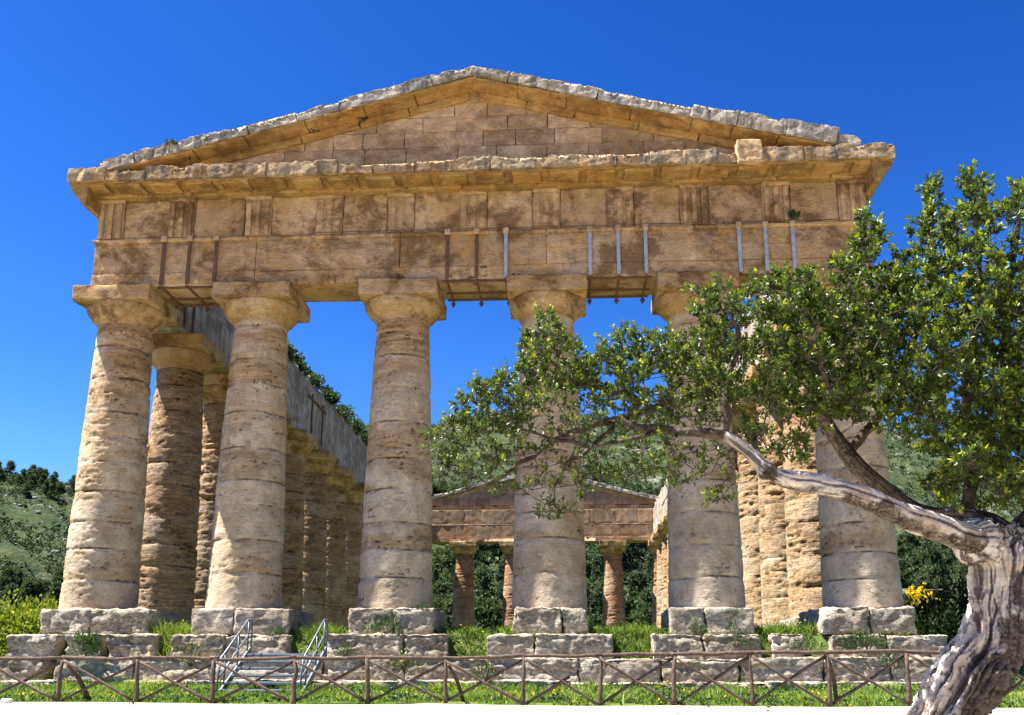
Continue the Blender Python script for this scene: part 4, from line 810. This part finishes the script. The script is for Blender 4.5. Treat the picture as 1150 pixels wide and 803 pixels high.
# crown: where the sprays of leaves are (px ellipse, depth range, number of sprays)
CROWN = [(612, 385, 26, 26, 5.2, 5.7, 30), (625, 415, 45, 30, 5.2, 5.8, 50), (705, 402, 28, 28, 5.2, 5.8, 34), (672, 430, 60, 28, 5.2, 5.9, 50), (740, 405, 34, 28, 5.2, 5.9, 36), (570, 455, 40, 34, 5.1, 5.7, 44), (530, 470, 28, 34, 5.1, 5.6, 28),
 (500, 520, 20, 40, 5.1, 5.6, 17), (560, 505, 50, 28, 5.0, 5.7, 40), (560, 545, 55, 16, 5.1, 5.6, 26), (620, 480, 70, 34, 5.0, 5.8, 56), (640, 540, 50, 24, 5.0, 5.6, 26), (618, 580, 18, 16, 5.1, 5.5, 8), (700, 510, 70, 36, 5.0, 5.9, 44), (760, 440, 60, 40, 5.0, 6.0, 80), (770, 515, 70, 34, 5.0, 5.9, 44), (720, 470, 60, 24, 5.0, 5.8, 30),
 (805, 352, 24, 34, 5.0, 5.6, 40), (795, 395, 40, 28, 5.0, 5.8, 44), (845, 350, 30, 24, 5.0, 5.8, 34), (850, 420, 60, 44, 5.0, 6.3, 90), (830, 470, 60, 34, 5.0, 6.1, 50), (815, 555, 26, 20, 5.0, 5.6, 10), (890, 330, 34, 24, 5.2, 6.2, 40), (905, 380, 56, 44, 5.1, 6.4, 95), (920, 450, 50, 40, 5.2, 6.4, 60), (865, 500, 40, 20, 5.2, 6.2, 16),
 (965, 330, 46, 44, 5.3, 6.5, 80), (974, 268, 17, 26, 5.6, 6.4, 24), (960, 395, 60, 54, 5.2, 6.5, 100), (985, 450, 56, 40, 5.3, 6.5, 60), (1048, 225, 12, 20, 5.7, 6.4, 14), (1048, 265, 24, 26, 5.6, 6.5, 28), (1040, 320, 50, 40, 5.3, 6.6, 70), (1030, 390, 66, 54, 5.2, 6.6, 105), (1040, 470, 60, 44, 5.3, 6.6, 60), (1094, 220, 15, 24, 5.4, 6.2, 22), (1092, 262, 28, 28, 5.4, 6.4, 34),
 (1100, 320, 56, 48, 5.2, 6.6, 85), (1105, 400, 60, 54, 5.1, 6.6, 100), (1105, 480, 60, 50, 5.2, 6.5, 85), (1095, 548, 56, 32, 5.2, 6.3, 50), (1145, 245, 16, 34, 5.2, 6.2, 26), (1150, 320, 40, 50, 5.1, 6.4, 60), (1160, 420, 50, 80, 5.0, 6.4, 110), (1160, 530, 44, 50, 5.1, 6.4, 60), (1215, 380, 70, 140, 4.9, 6.5, 170), (1220, 520, 60, 60, 5.0, 6.3, 60), (1090, 430, 80, 110, 5.0, 6.8, 110), (1130, 500, 70, 70, 5.0, 6.6, 70), (1000, 400, 80, 80, 5.2, 6.7, 70), (1000, 350, 50, 50, 5.5, 6.6, 40), (895, 512, 20, 14, 5.2, 5.8, 6)]
AT = []; 
BARE = {(560, 505), (640, 540), (700, 510), (770, 515), (620, 480), (720, 470), (560, 545), (650, 500), (815, 555), (830, 470), (618, 580)}
for (cx, cy, rx, ry, d0, d1, k) in CROWN:
    u = unit(RNG.normal(size=(k, 2)))*np.sqrt(RNG.uniform(0, 1, (k, 1)))
    for q in u: AT.append(np.append(atD(cx+q[0]*rx*.92, cy+q[1]*ry*.92, RNG.uniform(d0, d1)), 0.0 if (cx, cy) in BARE else 1.0))
AT = np.array(AT); AT = AT[RNG.uniform(size=len(AT)) < np.where(((AT[:, :3]-CAMLOC) @ _rt) < 1.25, 0.78, 0.72)]; DPT = np.min(np.linalg.norm(AT[:, None, :3]-NODES[None], axis=2), 1); AT = AT[np.argsort(DPT)]; FULL = AT[:, 3] > .5; AT = AT[:, :3]
nodes = list(NODES); arr = np.empty((len(NODES)+len(AT)*7, 3)); arr[:len(NODES)] = NODES; cnt = len(NODES); rt = np.zeros(len(arr)); tips = []; TW = []; nch = np.zeros(len(arr))
base = atD(1120, 620, 5.5)
rootd = np.empty(len(arr)); rootd[:cnt] = np.linalg.norm(arr[:cnt]-base, axis=1)
for p, full_ in zip(AT, FULL):
    dd = np.linalg.norm(arr[:cnt]-p, axis=1); cost = dd+0.22*np.maximum(0, rootd[:cnt]-np.linalg.norm(p-base)+0.1)+0.02*nch[:cnt]; i = int(np.argmin(cost)); q0 = arr[i]; nch[i] += 1
    L = np.linalg.norm(p-q0); m_ = int(np.clip(L/0.07, 1, 6)); u = np.linspace(0, 1, m_+1)[:, None]; pth = q0+(p-q0)*u+np.sin(u*np.pi)*RNG.normal(0, .07, 3)*L+np.array([0, 0, -0.10])*L*np.sin(u*np.pi)
    arr[cnt:cnt+m_] = pth[1:]; rootd[cnt:cnt+m_] = np.linalg.norm(pth[1:]-base, axis=1); cnt += m_; TW.append((pth, 0.0018+0.0055*min(1, L/0.5))); tips.append((p, pth[-1]-pth[-2], L, full_))
a = Acc()
for pth, r0 in TW: add_tube(a, pth if len(pth) > 2 else np.vstack([pth[0], (pth[0]+pth[-1])/2, pth[-1]]), np.linspace(r0+.0012, 0.0016, max(3, len(pth))), 5)
put('twigs', a.mesh('twigs'), M_twig, tree)['kind'] = 'stuff'
LP = []; LD = []; LT = []; LL = []; tw2 = Acc(); sun = np.array(SUN)
for p, dr, L, full_ in tips:
    dr = dr/np.linalg.norm(dr)
    lf = float(((p-CAMLOC) @ _rt) < 1.4)
    for s in range(RNG.integers(3, 5) if full_ else RNG.integers(2, 4)):
        dd = dr*0.4+RNG.normal(0, .55, 3)+np.array([0, 0, .75]); dd /= np.linalg.norm(dd); ln_ = RNG.uniform(.04, .13); e = p+dd*ln_; add_tube(tw2, np.array([p, p+dd*ln_*.5+RNG.normal(0, .004, 3), e]), np.array([.002, .0016, .0012]), 4)
        nl = RNG.integers(9, 16) if full_ else RNG.integers(5, 10); young = RNG.uniform(0, 1)
        for q in range(nl):
            f = q/nl; ph = q*2.4+RNG.uniform(0, .6); sd = np.cross(dd, [math.cos(ph), math.sin(ph), .3]); sd /= np.linalg.norm(sd)
            LP.append(p+dd*ln_*(.35+.65*f)); LD.append(sd*(1.05-.45*f)+dd*(.35+.65*f)+RNG.normal(0, .15, 3)); LT.append(np.clip(.08+.42*f+.55*young*f**2+RNG.normal(0, .1)+.1*young, 0, 1)); LL.append(RNG.uniform(.028, .047)*(1-.25*f)*(1-.18*lf))
LP = np.array(LP); LD = np.array(LD); LL = np.array(LL); V, F = leaves(LP, LD, LL, LL*RNG.uniform(.40, .55, len(LL)), .2); put('foliage', mesh('foliage', V, F, False, np.repeat(LT, 6)), M_leaf, tree); put('twigs', tw2.mesh('twigs'), M_twig, tree)['kind'] = 'stuff'
print('leaves', len(LP), 'tips', len(tips), 'trunk verts', nv)
